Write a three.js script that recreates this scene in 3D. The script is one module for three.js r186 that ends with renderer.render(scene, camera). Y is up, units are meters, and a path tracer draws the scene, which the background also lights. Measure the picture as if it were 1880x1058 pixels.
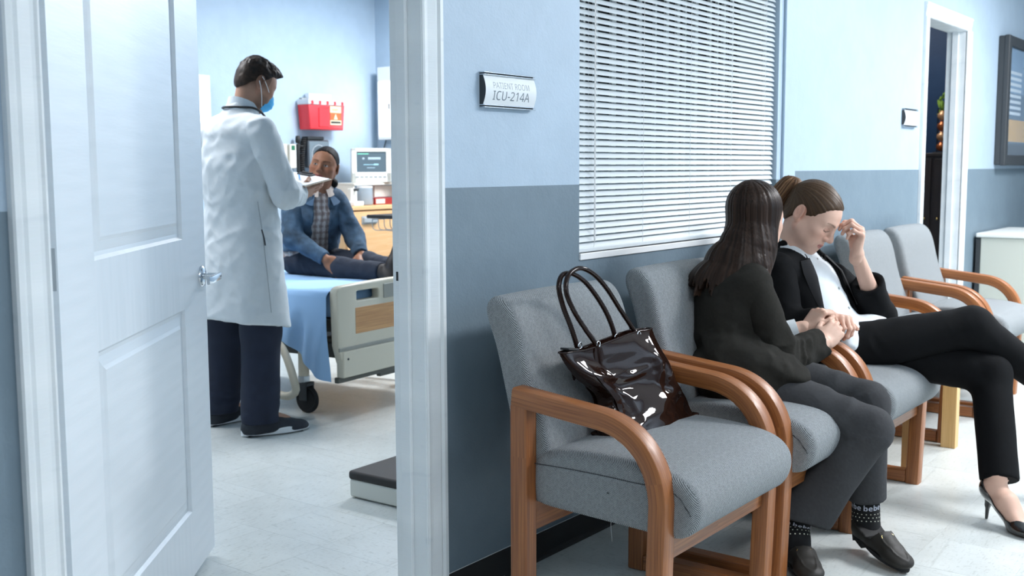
import * as THREE from 'three';
import { mergeGeometries, toCreasedNormals } from 'three/addons/utils/BufferGeometryUtils.js';
import { RoundedBoxGeometry } from 'three/addons/geometries/RoundedBoxGeometry.js';
import { RectAreaLightUniformsLib } from 'three/addons/lights/RectAreaLightUniformsLib.js';
import { FontLoader } from 'three/addons/loaders/FontLoader.js';
import { TextGeometry } from 'three/addons/geometries/TextGeometry.js';

// ------------------------------------------------------------------ camera, light, exposure
// x runs along the corridor wall, y up, z out of the wall into the corridor; metres
const scene = new THREE.Scene();
scene.background = new THREE.Color(0x05070a);
const camera = new THREE.PerspectiveCamera(29.34, 1880 / 1058, 0.05, 60);
camera.position.set(0, 1.27, 2.02);
camera.up.set(0.0024, 1, 0.0032).normalize();
camera.lookAt(0 + 0.7955 * 4, 1.27 - 0.1083 * 4, 2.02 - 0.5962 * 4);
camera.focus = 3.3;
camera.userData.fStop = 5;
scene.add(camera);
const renderer = new THREE.WebGLRenderer({ antialias: true });
renderer.toneMapping = THREE.LinearToneMapping;
renderer.toneMappingExposure = 1.62;
renderer.shadowMap.enabled = true;
RectAreaLightUniformsLib.init();
// ceiling troffers: [x, z, size along x, size along z, intensity, colour, ceiling height]
const CEIL = 2.75;
const TROFFERS = [
  [5.3, 2.6, 1.2, 0.6, 42, 0xfcfcff],
  [7.4, 1.6, 1.2, 0.6, 31, 0xfcfcff],
  [2.0, 2.9, 1.2, 0.6, 8, 0xfcfcff],
  [-0.6, 2.4, 1.2, 0.6, 7, 0xfcfcff],
  [8.6, -1.1, 0.6, 0.6, 7, 0xfbfcff],  // unseen lamp added to brighten the dark office
  [6.0, -2.4, 0.6, 1.2, 30, 0xfbfcff],
  [3.0, -3.1, 1.2, 0.6, 16, 0xfbfcff],
];

// ------------------------------------------------------------------ helpers
let seedState = 12345;
const seed = (s) => { seedState = s >>> 0; };
const rnd = () => { seedState = (seedState + 0x6d2b79f5) >>> 0; let t = seedState; t = Math.imul(t ^ (t >>> 15), t | 1); t ^= t + Math.imul(t ^ (t >>> 7), t | 61); return ((t ^ (t >>> 14)) >>> 0) / 4294967296; };
const rr = (a, b) => a + (b - a) * rnd();
const V = (x, y, z) => new THREE.Vector3(x, y, z);
const clamp = THREE.MathUtils.clamp, lerp = THREE.MathUtils.lerp, smooth = THREE.MathUtils.smoothstep;
const hash3 = (x, y, z) => { let h = Math.imul(x, 374761393) + Math.imul(y, 668265263) + Math.imul(z, 2147483647 ^ 0x5bd1e995); h = Math.imul(h ^ (h >>> 13), 1274126177); return ((h ^ (h >>> 16)) >>> 0) / 4294967296; };
function noise3(x, y, z) {   // value noise, 0..1
  const xi = Math.floor(x), yi = Math.floor(y), zi = Math.floor(z); let u = x - xi, v = y - yi, w = z - zi;
  u = u * u * (3 - 2 * u); v = v * v * (3 - 2 * v); w = w * w * (3 - 2 * w);
  const c = (i, j, k) => hash3(xi + i, yi + j, zi + k);
  return lerp(lerp(lerp(c(0, 0, 0), c(1, 0, 0), u), lerp(c(0, 1, 0), c(1, 1, 0), u), v), lerp(lerp(c(0, 0, 1), c(1, 0, 1), u), lerp(c(0, 1, 1), c(1, 1, 1), u), v), w);
}
const fbm = (x, y, z, n = 3) => { let s = 0, a = 0.5, t = 0; for (let i = 0; i < n; i++) { s += a * noise3(x, y, z); t += a; a *= 0.5; x = x * 2.03 + 7.1; y = y * 2.01 + 3.7; z = z * 2.02 + 1.3; } return s / t; };
// noise that repeats with period p (for textures)
function noiseP(x, y, p, s = 0) { const xi = Math.floor(x), yi = Math.floor(y); let u = x - xi, v = y - yi; u = u * u * (3 - 2 * u); v = v * v * (3 - 2 * v); const m = (a) => ((a % p) + p) % p; const c = (i, j) => hash3(m(xi + i), m(yi + j), s); return lerp(lerp(c(0, 0), c(1, 0), u), lerp(c(0, 1), c(1, 1), u), v); }
const css = (h) => { const c = new THREE.Color(h); return [c.r, c.g, c.b]; };

const counts = {};
const numbered = (n) => { const k = counts[n] = (counts[n] ?? -1) + 1; return k ? n + '_' + String(k).padStart(3, '0') : n; };
function thing(name, label, category, pos = [0, 0, 0], turn = 0, group) {
  const o = new THREE.Group(); o.name = numbered(name); o.position.set(...pos); o.rotation.y = turn;
  o.userData = { label, category }; if (group) o.userData.group = group; scene.add(o); return o;
}
function part(name, geo, mat, parent, label) {
  const m = new THREE.Mesh(Array.isArray(geo) ? merge(geo) : geo, mat); m.castShadow = m.receiveShadow = true;
  m.name = name; if (label) m.userData.label = label; parent.add(m); return m;
}
function struct(name, geo, mat, parent) {
  const m = geo ? new THREE.Mesh(Array.isArray(geo) ? merge(geo) : geo, mat) : new THREE.Group();
  m.castShadow = m.receiveShadow = true; m.name = name;
  if (!parent) m.userData.kind = 'structure';
  (parent ?? scene).add(m); return m;
}
function merge(list) {
  const same = list.map((g) => { g = g.index ? g.toNonIndexed() : g; for (const k of Object.keys(g.attributes)) if (!['position', 'normal', 'uv', 'color'].includes(k)) g.deleteAttribute(k); return g; });
  const all = ['uv', 'color'].filter((k) => same.some((g) => g.attributes[k]));
  for (const g of same) for (const k of all) if (!g.attributes[k]) { const n = g.attributes.position.count, w = k === 'uv' ? 2 : 3; g.setAttribute(k, new THREE.BufferAttribute(new Float32Array(n * w).fill(k === 'uv' ? 0 : 1), w)); }
  return mergeGeometries(same);
}
// uv in metres from the face's dominant axis; grain = axis that becomes u
function boxUV(g, grain = -1) {
  g = g.index ? g.toNonIndexed() : g; const p = g.attributes.position, n = p.count, uv = new Float32Array(n * 2);
  const a = V(), b = V(), c = V();
  for (let i = 0; i < n; i += 3) {
    a.fromBufferAttribute(p, i); b.fromBufferAttribute(p, i + 1); c.fromBufferAttribute(p, i + 2); b.sub(a); c.sub(a); b.cross(c);
    const d = [Math.abs(b.x), Math.abs(b.y), Math.abs(b.z)], k = d[0] > d[1] && d[0] > d[2] ? 0 : d[1] > d[2] ? 1 : 2;
    let [iu, iv] = k === 0 ? [2, 1] : k === 1 ? [0, 2] : [0, 1];
    if (grain >= 0 && iv === grain) [iu, iv] = [iv, iu];
    for (let j = 0; j < 3; j++) { const q = i + j, w = [p.getX(q), p.getY(q), p.getZ(q)]; uv[q * 2] = w[iu]; uv[q * 2 + 1] = w[iv]; }
  }
  g.setAttribute('uv', new THREE.BufferAttribute(uv, 2)); return g;
}
const box = (x0, x1, y0, y1, z0, z1, grain) => boxUV(new THREE.BoxGeometry(x1 - x0, y1 - y0, z1 - z0).translate((x0 + x1) / 2, (y0 + y1) / 2, (z0 + z1) / 2), grain);
const rbox = (x0, x1, y0, y1, z0, z1, r = 0.004, grain = -1, seg = 2) => boxUV(new RoundedBoxGeometry(x1 - x0, y1 - y0, z1 - z0, seg, r).translate((x0 + x1) / 2, (y0 + y1) / 2, (z0 + z1) / 2), grain);
const cyl = (r0, r1, h, n = 20) => new THREE.CylinderGeometry(r0, r1, h, n);
function between(a, b, r0, r1 = r0, n = 14) {   // cylinder from a to b
  const d = b.clone().sub(a), g = new THREE.CylinderGeometry(r1, r0, d.length(), n);
  g.applyQuaternion(new THREE.Quaternion().setFromUnitVectors(V(0, 1, 0), d.clone().normalize())); const m = a.clone().add(b).multiplyScalar(0.5); return g.translate(m.x, m.y, m.z);
}
const tube = (pts, r, n = 40, k = 10) => new THREE.TubeGeometry(new THREE.CatmullRomCurve3(pts.map((p) => (p.isVector3 ? p : V(...p)))), n, r, k);
// sweep a closed 2-D section along a polyline lying in a plane with constant side vector
function sweep(path, side, section, closed = false) {   // section points: [along side, along normal]
  const n = path.length, m = section.length, pos = [], uv = [], idx = []; let s = 0, around = [0];
  for (let j = 1; j <= m; j++) around.push(around[j - 1] + Math.hypot(section[j % m][0] - section[j - 1][0], section[j % m][1] - section[j - 1][1]));
  for (let i = 0; i < n; i++) {
    const a = path[Math.max(0, i - 1)], b = path[Math.min(n - 1, i + 1)], t = b.clone().sub(a).normalize(), nn = side.clone().cross(t).normalize();
    if (i) s += path[i].distanceTo(path[i - 1]);
    for (let j = 0; j <= m; j++) { const q = section[j % m], p = path[i].clone().addScaledVector(side, q[0]).addScaledVector(nn, q[1]); pos.push(p.x, p.y, p.z); uv.push(s, around[j]); }
  }
  for (let i = 0; i < n - 1; i++) for (let j = 0; j < m; j++) { const a = i * (m + 1) + j, b = a + m + 1; idx.push(a, a + 1, b, b, a + 1, b + 1); }
  for (const [e, f] of [[0, 1], [n - 1, 0]]) { const c = pos.length / 3, base = e * (m + 1); for (let j = 0; j < m; j++) { pos.push(pos[(base + j) * 3], pos[(base + j) * 3 + 1], pos[(base + j) * 3 + 2]); uv.push(uv[0] + section[j][0], section[j][1]); } for (let j = 1; j < m - 1; j++) f ? idx.push(c, c + j + 1, c + j) : idx.push(c, c + j, c + j + 1); }
  const g = new THREE.BufferGeometry(); g.setAttribute('position', new THREE.Float32BufferAttribute(pos, 3)); g.setAttribute('uv', new THREE.Float32BufferAttribute(uv, 2)); g.setIndex(idx);
  return toCreasedNormals(g, 0.5);
}
const roundRect = (w, t, r, k = 2) => { const o = []; for (const [sx, sy, a0] of [[1, 1, 0], [-1, 1, 90], [-1, -1, 180], [1, -1, 270]]) for (let i = 0; i <= k; i++) { const a = (a0 + (90 * i) / k) * Math.PI / 180; o.push([sx * (w / 2 - r) + r * Math.cos(a), sy * (t / 2 - r) + r * Math.sin(a)]); } return o; };
// grid surface from f(u, v) -> Vector3
function gridSurf(f, nu, nv, uvf = (u, v) => [u, v]) {
  const pos = [], uv = [], idx = [];
  for (let i = 0; i <= nu; i++) for (let j = 0; j <= nv; j++) { const p = f(i / nu, j / nv); pos.push(p.x, p.y, p.z); uv.push(...uvf(i / nu, j / nv)); }
  for (let i = 0; i < nu; i++) for (let j = 0; j < nv; j++) { const a = i * (nv + 1) + j, b = a + nv + 1; idx.push(a, b, a + 1, b, b + 1, a + 1); }
  const g = new THREE.BufferGeometry(); g.setAttribute('position', new THREE.Float32BufferAttribute(pos, 3)); g.setAttribute('uv', new THREE.Float32BufferAttribute(uv, 2)); g.setIndex(idx); g.computeVertexNormals(); return g;
}
const extrude = (pts, depth, bevel = 0, seg = 2) => { const s = pts.isShape || pts.getPoints ? pts : new THREE.Shape(pts.map((p) => new THREE.Vector2(...p))); return new THREE.ExtrudeGeometry(s, { depth, bevelEnabled: bevel > 0, bevelSize: bevel, bevelThickness: bevel, bevelOffset: -bevel, bevelSegments: seg, curveSegments: 12 }); };

// ------------------------------------------------------------------ textures and materials
function tex(w, h, f, { srgb = true, repeat = [1, 1] } = {}) {
  const d = new Uint8Array(w * h * 4);
  for (let y = 0; y < h; y++) for (let x = 0; x < w; x++) { const c = f(x, y, w, h), i = (y * w + x) * 4; if (c.length) { d[i] = c[0]; d[i + 1] = c[1]; d[i + 2] = c[2]; } else d[i] = d[i + 1] = d[i + 2] = c; d[i + 3] = 255; }
  const t = new THREE.DataTexture(d, w, h); t.wrapS = t.wrapT = THREE.RepeatWrapping; t.magFilter = THREE.LinearFilter; t.minFilter = THREE.LinearMipmapLinearFilter; t.generateMipmaps = true;
  if (srgb) t.colorSpace = THREE.SRGBColorSpace; t.repeat.set(...repeat); t.needsUpdate = true; return t;
}
function canvasTex(w, h, draw) { const c = document.createElement('canvas'); c.width = w; c.height = h; draw(c.getContext('2d'), w, h); const t = new THREE.CanvasTexture(c); t.colorSpace = THREE.SRGBColorSpace; t.anisotropy = 8; return t; }
const std = (color, roughness = 0.6, o = {}) => new THREE.MeshStandardMaterial({ color, roughness, ...o });
const phys = (color, roughness, o = {}) => new THREE.MeshPhysicalMaterial({ color, roughness, ...o });
const mixRGB = (a, b, t) => [a[0] + (b[0] - a[0]) * t, a[1] + (b[1] - a[1]) * t, a[2] + (b[2] - a[2]) * t];
const rgb = (h) => [(h >> 16) & 255, (h >> 8) & 255, h & 255];

function wallPaint(hex, s) {   // roller-coat paint with faint mottling; 1 repeat = 1.2 m
  const base = rgb(hex);
  return new THREE.MeshStandardMaterial({
    map: tex(256, 256, (x, y, w) => { const n = noiseP(x / 32, y / 32, 8, s) * 0.6 + noiseP(x / 8, y / 8, 32, s + 1) * 0.4 - 0.5; return base.map((c) => clamp(c + n * 9, 0, 255)); }, { repeat: [1 / 1.2, 1 / 1.2] }),
    bumpMap: tex(256, 256, (x, y) => 120 + 70 * noiseP(x / 2, y / 2, 128, 5) + 60 * noiseP(x / 6, y / 6, 43, 6), { srgb: false, repeat: [2, 2] }), bumpScale: 0.0012, roughness: 0.5,
  });
}
function woodMat(light, dark, rough = 0.42, s = 3, coat = 0.25) {   // u along the grain; 1 repeat = 0.5 m x 0.12 m
  const a = rgb(light), b = rgb(dark);
  const grain = (x, y) => { const v = y / 256, u = x / 256; const bend = noiseP(u * 4, v * 4, 4, s) * 0.35; const st = noiseP(u * 3, (v + bend * 0.12) * 42, 42 * 1, s + 1), fi = noiseP(u * 10, v * 128, 128, s + 2), br = noiseP(u * 2, v * 6, 6, s + 3); return clamp(st * 0.5 + fi * 0.3 + br * 0.35 - 0.08, 0, 1); };
  return new THREE.MeshPhysicalMaterial({ map: tex(256, 256, (x, y) => mixRGB(a, b, grain(x, y)), { repeat: [2, 8] }), bumpMap: tex(256, 256, (x, y) => 200 - 90 * grain(x, y), { srgb: false, repeat: [2, 8] }), bumpScale: 0.0006, roughness: rough, clearcoat: coat, clearcoatRoughness: 0.3 });
}
const M = {
  upper: wallPaint(0xacc0d1, 11), lower: wallPaint(0x71838f, 12),
  ceilingWhite: std(0xe4e8ea, 0.9), trimWhite: null, black: std(0x101214, 0.55), rubber: std(0x17181a, 0.75),
  chrome: std(0xd6dade, 0.16, { metalness: 1 }), steel: std(0xaeb4b8, 0.32, { metalness: 1 }), brass: std(0xd8b878, 0.22, { metalness: 1 }),
  white: std(0xeceeee, 0.45), plasticCream: std(0xdcd8cc, 0.45), plasticGrey: std(0x9aa0a2, 0.5), darkGrey: std(0x34383b, 0.5),
  oak: woodMat(0xb4743f, 0x6e3e1f, 0.45, 3), paleWood: woodMat(0xe2bd84, 0xc49a5e, 0.5, 23), redOak: woodMat(0xe0aa70, 0xb07a44, 0.45, 43), maple: woodMat(0xe2b98a, 0xcf9d68, 0.5, 63, 0.1), darkWood: woodMat(0x3c2a22, 0x241813, 0.5, 83),
};
M.trimWhite = new THREE.MeshPhysicalMaterial({
  map: tex(256, 256, (x, y) => { const n = noiseP(x / 10, y / 40, 6, 21); const d = Math.max(0, noiseP(x / 9, y / 23, 28, 22) - 0.9) * 3; return [229 - n * 8 - d * 40, 235 - n * 7 - d * 36, 237 - n * 6 - d * 32]; }, { repeat: [1.3, 1.3] }),
  bumpMap: tex(256, 256, (x, y) => 140 + 60 * noiseP(x / 3, y / 14, 18, 8), { srgb: false, repeat: [4, 2] }), bumpScale: 0.0008, roughness: 0.42, clearcoat: 0.15, clearcoatRoughness: 0.3,
});
M.doorWhite = new THREE.MeshPhysicalMaterial({ map: tex(128, 256, (x, y) => { const n = noiseP(x / 4, y / 32, 8, 31); return [224 - n * 6, 231 - n * 5, 236 - n * 5]; }, { repeat: [2, 1] }), bumpMap: tex(128, 256, (x, y) => 150 + 60 * noiseP(x / 2, y / 16, 16, 9), { srgb: false, repeat: [5, 2] }), bumpScale: 0.0005, roughness: 0.38, clearcoat: 0.2, clearcoatRoughness: 0.25 });
// chair cloth: diagonal twill, pale and slate threads
M.twill = new THREE.MeshPhysicalMaterial({
  map: tex(128, 128, (x, y) => { const t = ((x + y * 1) / 16) % 1, s = Math.sin(t * 2 * Math.PI) * 0.5 + 0.5, n = noiseP(x / 2, y / 2, 64, 41), k = smooth(s + (n - 0.5) * 0.7, 0.28, 0.62); return mixRGB([82, 87, 89], [163, 168, 170], k).map((c) => c + (noiseP(x / 16, y / 16, 8, 42) - 0.5) * 10); }, { repeat: [1 / 0.044, 1 / 0.044] }),
  bumpMap: tex(128, 128, (x, y) => 90 + 110 * (Math.sin(((x + y) / 16) * 2 * Math.PI) * 0.5 + 0.5) + 50 * noiseP(x / 2, y / 2, 64, 43), { srgb: false, repeat: [1 / 0.044, 1 / 0.044] }), bumpScale: 0.001, roughness: 0.92, sheen: 0.25, sheenRoughness: 0.6, sheenColor: new THREE.Color(0x9fb0bd),
});
M.cloth = (o = {}) => new THREE.MeshPhysicalMaterial({ color: 0xffffff, vertexColors: true, roughness: 0.9, sheen: 0.15, sheenRoughness: 0.7, ...o });
M.skin = new THREE.MeshPhysicalMaterial({ color: 0xffffff, vertexColors: true, roughness: 0.5, sheen: 0.1, specularIntensity: 0.4 });
M.weave = tex(64, 64, (x, y) => 120 + 60 * Math.sin(x * Math.PI / 4) * Math.sin(y * Math.PI / 4) + 60 * noiseP(x / 2, y / 2, 32, 51), { srgb: false, repeat: [1 / 0.02, 1 / 0.02] });
// ------------------------------------------------------------------ floor: vinyl tiles on a slab
const vct = (s) => {
  const mk = (seedN) => tex(256, 256, (x, y) => {
    const u = x + noiseP(x / 40, y / 40, 6, seedN) * 14; let c = 0;
    const f1 = noiseP(u / 8, y / 2, 128, seedN + 1), f2 = noiseP(u / 2.5, y / 6, 102, seedN + 2), m = noiseP(x / 36, y / 36, 7, seedN + 3);
    c = (m - 0.5) * 10; if (f1 > 0.74) c -= (f1 - 0.74) * 75; if (f2 > 0.8) c -= (f2 - 0.8) * 85; if (f1 < 0.2) c += (0.2 - f1) * 30;
    const sc = noiseP(x / 90 + y / 7, y / 60, 3, seedN + 4); if (sc > 0.9) c -= 10;
    return [205 + c, 211 + c, 209 + c * 1.05];
  }, { repeat: [1 / 0.61, 1 / 0.61] });
  return new THREE.MeshPhysicalMaterial({ map: mk(s), roughness: 0.34, roughnessMap: null, clearcoat: 0.25, clearcoatRoughness: 0.22, bumpMap: tex(128, 128, (x, y) => 140 + 60 * noiseP(x / 12, y / 12, 10, 7), { srgb: false, repeat: [2, 2] }), bumpScale: 0.0004 });
};
const tileMats = [vct(101), vct(131)];
const jointMat = std(0x8b908c, 0.8);
const floor = struct('floor', box(-3, 13.5, -0.12, -0.0008, -4.6, 4), tileMats[0]);
const TILE = 0.305;
{
  seed(7); const geos = [];
  for (let i = 0; i < 6; i++) { const g = boxUV(new THREE.BoxGeometry(TILE - 0.0008, 0.0040, TILE - 0.0008), i % 2 ? 0 : 2), uv = g.attributes.uv; const a = rnd(), b = rnd(); for (let k = 0; k < uv.count; k++) uv.setXY(k, uv.getX(k) + a, uv.getY(k) + b); geos.push(g); }
  const lay = (x0, nx, z0, nz) => { for (let i = 0; i < nx; i++) for (let j = 0; j < nz; j++) { const t = part('tile', geos[Math.floor(rnd() * 6)], tileMats[(i + j) % 2], floor); t.position.set(x0 + TILE * (i + 0.5), -0.0020 + rr(-0.0001, 0.0001), z0 + TILE * (j + 0.5)); } };
  lay(4.42 - 8 * TILE, 19, 0.98 - 3 * TILE, 5);          // corridor
  lay(2.80 - 3 * TILE, 11, -1.27 - 7 * TILE, 11);        // patient room
}
// ------------------------------------------------------------------ walls
const PAINT = 1.215, PAINT_FAR = 1.252;
function wallSet(name, pieces) {   // pieces: [x0,x1,y0,y1,z0,z1, paint line]
  const up = [], lo = [];
  for (const [x0, x1, y0, y1, z0, z1, pl = PAINT] of pieces) { if (pl < y1) up.push(box(x0, x1, Math.max(y0, pl), y1, z0, z1)); if (pl > y0) lo.push(box(x0, x1, y0, Math.min(y1, pl), z0, z1)); }
  const g = struct(name); if (up.length) struct('upper_paint', up, M.upper, g); if (lo.length) struct('lower_paint', lo, M.lower, g); return g;
}
const WT = 0.11;
wallSet('wall_corridor', [
  [-3, 1.16, 0, CEIL, -WT, 0, 1.192], [1.16, 2.30, 2.09, CEIL, -WT, 0],
  [2.30, 3.07, 0, CEIL, -WT, 0], [3.07, 4.67, 0, 0.985, -WT, 0], [3.07, 4.67, 2.42, CEIL, -WT, 0], [4.67, 4.85, 0, CEIL, -WT, 0],
  [4.85, 6.80, 0, CEIL, -WT - 0.01, 0, PAINT_FAR], [6.80, 7.70, 2.17, CEIL, -WT - 0.01, 0, PAINT_FAR], [7.70, 12.2, 0, CEIL, -WT - 0.01, 0, PAINT_FAR],
]);
struct('trim_1', rbox(4.715, 4.85, 0.09, CEIL, 0, 0.014, 0.004), M.upper);                     // blue board that ends the window wall
wallSet('wall_opposite', [[-3, 12.2, 0, CEIL, 3.6, 3.72]]);
wallSet('wall_left', [[-3.12, -3, 0, CEIL, -WT, 3.72]]);
wallSet('wall_right', [[12.2, 12.32, 0, CEIL, -WT, 3.72]]);
struct('wall_room_back', [box(0.8, 6.72, 0, CEIL, -4.42, -4.3)], M.upper);
struct('wall_room_left', [box(0.8, 0.92, 0, CEIL, -4.3, -WT)], M.upper);
struct('wall_room_right', [box(6.6, 6.72, 0, CEIL, -4.3, -WT)], M.upper);
const navy = wallPaint(0x173a5c, 71);
{ const g = struct('wall_office'); struct('office_back_wall', box(6.72, 9.72, 0, CEIL, -2.1, -2.0), navy, g); struct('office_end_wall', box(9.6, 9.72, 0, CEIL, -2.0, -WT - 0.01), navy, g); }
struct('ceiling', box(-3.12, 12.32, CEIL, CEIL + 0.1, -4.42, 3.72), M.ceilingWhite);
// black vinyl baseboard
{
  const prof = [[0, 0], [0.016, 0], [0.008, 0.006], [0.005, 0.016], [0.005, 0.082], [0.003, 0.087], [0, 0.087]];
  const run = (x0, x1) => { const g = extrude(prof, x1 - x0); g.rotateY(Math.PI / 2); g.scale(1, 1, -1); g.translate(x0, 0, 0); return g; };
  const strip = (x0, x1) => { const pos = []; const s = new THREE.Shape(prof.map((p) => new THREE.Vector2(p[0], p[1]))); const g = new THREE.ExtrudeGeometry(s, { depth: x1 - x0, bevelEnabled: false }); g.applyMatrix4(new THREE.Matrix4().makeBasis(V(0, 0, 1), V(0, 1, 0), V(1, 0, 0)).setPosition(x0, 0, 0)); const ix = g.toNonIndexed(), p = ix.attributes.position; for (let i = 0; i < p.count; i += 3) { const a = [p.getX(i + 1), p.getY(i + 1), p.getZ(i + 1)]; p.setXYZ(i + 1, p.getX(i + 2), p.getY(i + 2), p.getZ(i + 2)); p.setXYZ(i + 2, ...a); } ix.computeVertexNormals(); return ix; };
  const b = struct('baseboard_corridor', [strip(-3, 1.10), strip(2.362, 6.74), strip(7.80, 12.2)], M.black);
  struct('paint_edge', box(2.362, 6.74, 0.087, 0.089, 0, 0.0012), M.trimWhite, b);
}
// ------------------------------------------------------------------ door casings and frames
const casingProfile = (w) => [[0, 0], [0, 0.011], [0.006, 0.014], [0.012, 0.011], [0.02, 0.0115], [w - 0.03, 0.0175], [w - 0.022, 0.0145], [w - 0.016, 0.0215], [w - 0.004, 0.0215], [w, 0.017], [w, 0]];
function casingSide(x, dir, w, h) {   // inner edge at x, grows along dir
  const pts = casingProfile(w); const s = new THREE.Shape(pts.map(([a, b]) => new THREE.Vector2(a * dir, b)));
  const g = new THREE.ExtrudeGeometry(s, { depth: h, bevelEnabled: false }); g.rotateX(-Math.PI / 2); g.scale(1, 1, -1);   // up along y
  const ng = boxUV(g, 1); const p = ng.attributes.position; const q = ng; q.translate(x, 0, 0);
  // restore winding after the mirror
  const fix = q, uv = fix.attributes.uv; for (let i = 0; i < p.count; i += 3) { const A = [p.getX(i + 1), p.getY(i + 1), p.getZ(i + 1)], u = [uv.getX(i + 1), uv.getY(i + 1)]; p.setXYZ(i + 1, p.getX(i + 2), p.getY(i + 2), p.getZ(i + 2)); p.setXYZ(i + 2, ...A); uv.setXY(i + 1, uv.getX(i + 2), uv.getY(i + 2)); uv.setXY(i + 2, ...u); }
  fix.computeVertexNormals(); return fix;
}
const casingHead = (x0, x1, y, w) => { const g = casingSide(0, 1, w, x1 - x0); g.applyMatrix4(new THREE.Matrix4().makeBasis(V(0, 1, 0), V(-1, 0, 0), V(0, 0, 1))); g.translate(x1, y, 0); return g; };
const frame1 = struct('door_1');
struct('left_casing', casingSide(1.178, -1, 0.078, 2.0718), M.trimWhite, frame1);
struct('right_casing', casingSide(2.282, 1, 0.079, 2.0718), M.trimWhite, frame1);
struct('head_casing', casingHead(1.10, 2.361, 2.072, 0.078), M.trimWhite, frame1);
struct('left_jamb', rbox(1.16, 1.18, 0, 2.09, -WT, 0.008, 0.002, 1), M.trimWhite, frame1);
struct('right_jamb', [rbox(2.28, 2.30, 0, 2.09, -WT, 0.008, 0.002, 1), rbox(2.268, 2.281, 0, 2.09, -0.078, -0.042, 0.003, 1)], M.trimWhite, frame1);
struct('head_jamb', rbox(1.16, 2.30, 2.07, 2.09, -WT, 0.008, 0.002, 0), M.trimWhite, frame1);
struct('strike_plate', [rbox(2.2785, 2.2815, 0.94, 0.995, -0.100, -0.084, 0.001)], M.trimWhite, frame1);
struct('strike_slot', [rbox(2.2775, 2.281, 0.955, 0.981, -0.096, -0.088, 0.0008)], M.black, frame1);
// the open leaf, hung on the left jamb and swung into the room
{
  const leaf = new THREE.Group(); leaf.name = 'door_leaf'; frame1.add(leaf); leaf.position.set(1.262, 0.028, -0.11); leaf.rotation.y = Math.atan2(0.626, 0.780);
  // local: x along the leaf, y up, +z corridor face
  const W = 1.25, H = 2.03, T = 0.04, px0 = 0.222, px1 = 0.985, L = [0.2, 0.825], U = [1.035, 1.9];
  const fr = (x0, x1, y0, y1, g) => box(x0, x1, y0, y1, -T, 0, g);
  struct('leaf_frame', [fr(0, px0, 0, H, 1), fr(px1, W, 0, H, 1), fr(px0, px1, 0, L[0], 0), fr(px0, px1, L[1], U[0], 0), fr(px0, px1, U[1], H, 0)], M.doorWhite, leaf);
  for (const [y0, y1] of [L, U]) {
    const x0 = px0, x1 = px1, ring = []; const steps = [[0, 0], [0.008, -0.009], [0.018, -0.0105], [0.042, -0.0055], [0.052, -0.0015], [0.058, -0.0015]];
    for (const sgn of [1, -1]) for (let k = 0; k < steps.length - 1; k++) {
      const [a, za] = steps[k], [b, zb] = steps[k + 1], z = (q) => (sgn > 0 ? q : -T - q);
      const A = [[x0 + a, y0 + a], [x1 - a, y0 + a], [x1 - a, y1 - a], [x0 + a, y1 - a]], B = [[x0 + b, y0 + b], [x1 - b, y0 + b], [x1 - b, y1 - b], [x0 + b, y1 - b]];
      for (let e = 0; e < 4; e++) { const f = (e + 1) % 4; const q = [[...A[e], z(za)], [...A[f], z(za)], [...B[f], z(zb)], [...B[e], z(zb)]]; const tri = sgn > 0 ? [0, 1, 2, 0, 2, 3] : [0, 2, 1, 0, 3, 2]; const g = new THREE.BufferGeometry(); g.setAttribute('position', new THREE.Float32BufferAttribute(tri.flatMap((i) => q[i]), 3)); g.computeVertexNormals(); ring.push(boxUV(g, 1)); }
    }
    struct('panel_moulding', ring, M.doorWhite, leaf);
    struct('panel', box(x0 + 0.058, x1 - 0.058, y0 + 0.058, y1 - 0.058, -T + 0.0015, -0.0015, 1), M.doorWhite, leaf);
  }
  for (const y of [0.25, 1.035, 1.8]) { struct('hinge', [rbox(-0.0015, 0.001, y - 0.045, y + 0.045, -0.036, -0.004, 0.0006), between(V(-0.004, y - 0.045, -0.042), V(-0.004, y + 0.045, -0.042), 0.006)], M.steel, leaf); }
  const hx = W - 0.055, hy = 0.905; const lever = [];
  for (const s of [1, -1]) {
    const z0 = s > 0 ? 0 : -T; const rose = new THREE.LatheGeometry([[0, 0.012], [0.020, 0.012], [0.030, 0.009], [0.034, 0.003], [0.034, 0]].map((p) => new THREE.Vector2(...p)), 32); rose.rotateX(s * Math.PI / 2); rose.translate(hx, hy, z0); lever.push(rose);
    lever.push(between(V(hx, hy, z0), V(hx, hy, z0 + s * 0.052), 0.0115, 0.0105));
    const arm = sweep([V(hx + 0.012, hy, z0 + s * 0.056), V(hx - 0.02, hy, z0 + s * 0.058), V(hx - 0.06, hy - 0.001, z0 + s * 0.058), V(hx - 0.095, hy - 0.003, z0 + s * 0.056), V(hx - 0.118, hy - 0.004, z0 + s * 0.050)], V(0, 1, 0), roundRect(0.024, 0.010, 0.004)); lever.push(arm);
  }
  struct('lever_handle', lever, M.chrome, leaf);
}
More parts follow.
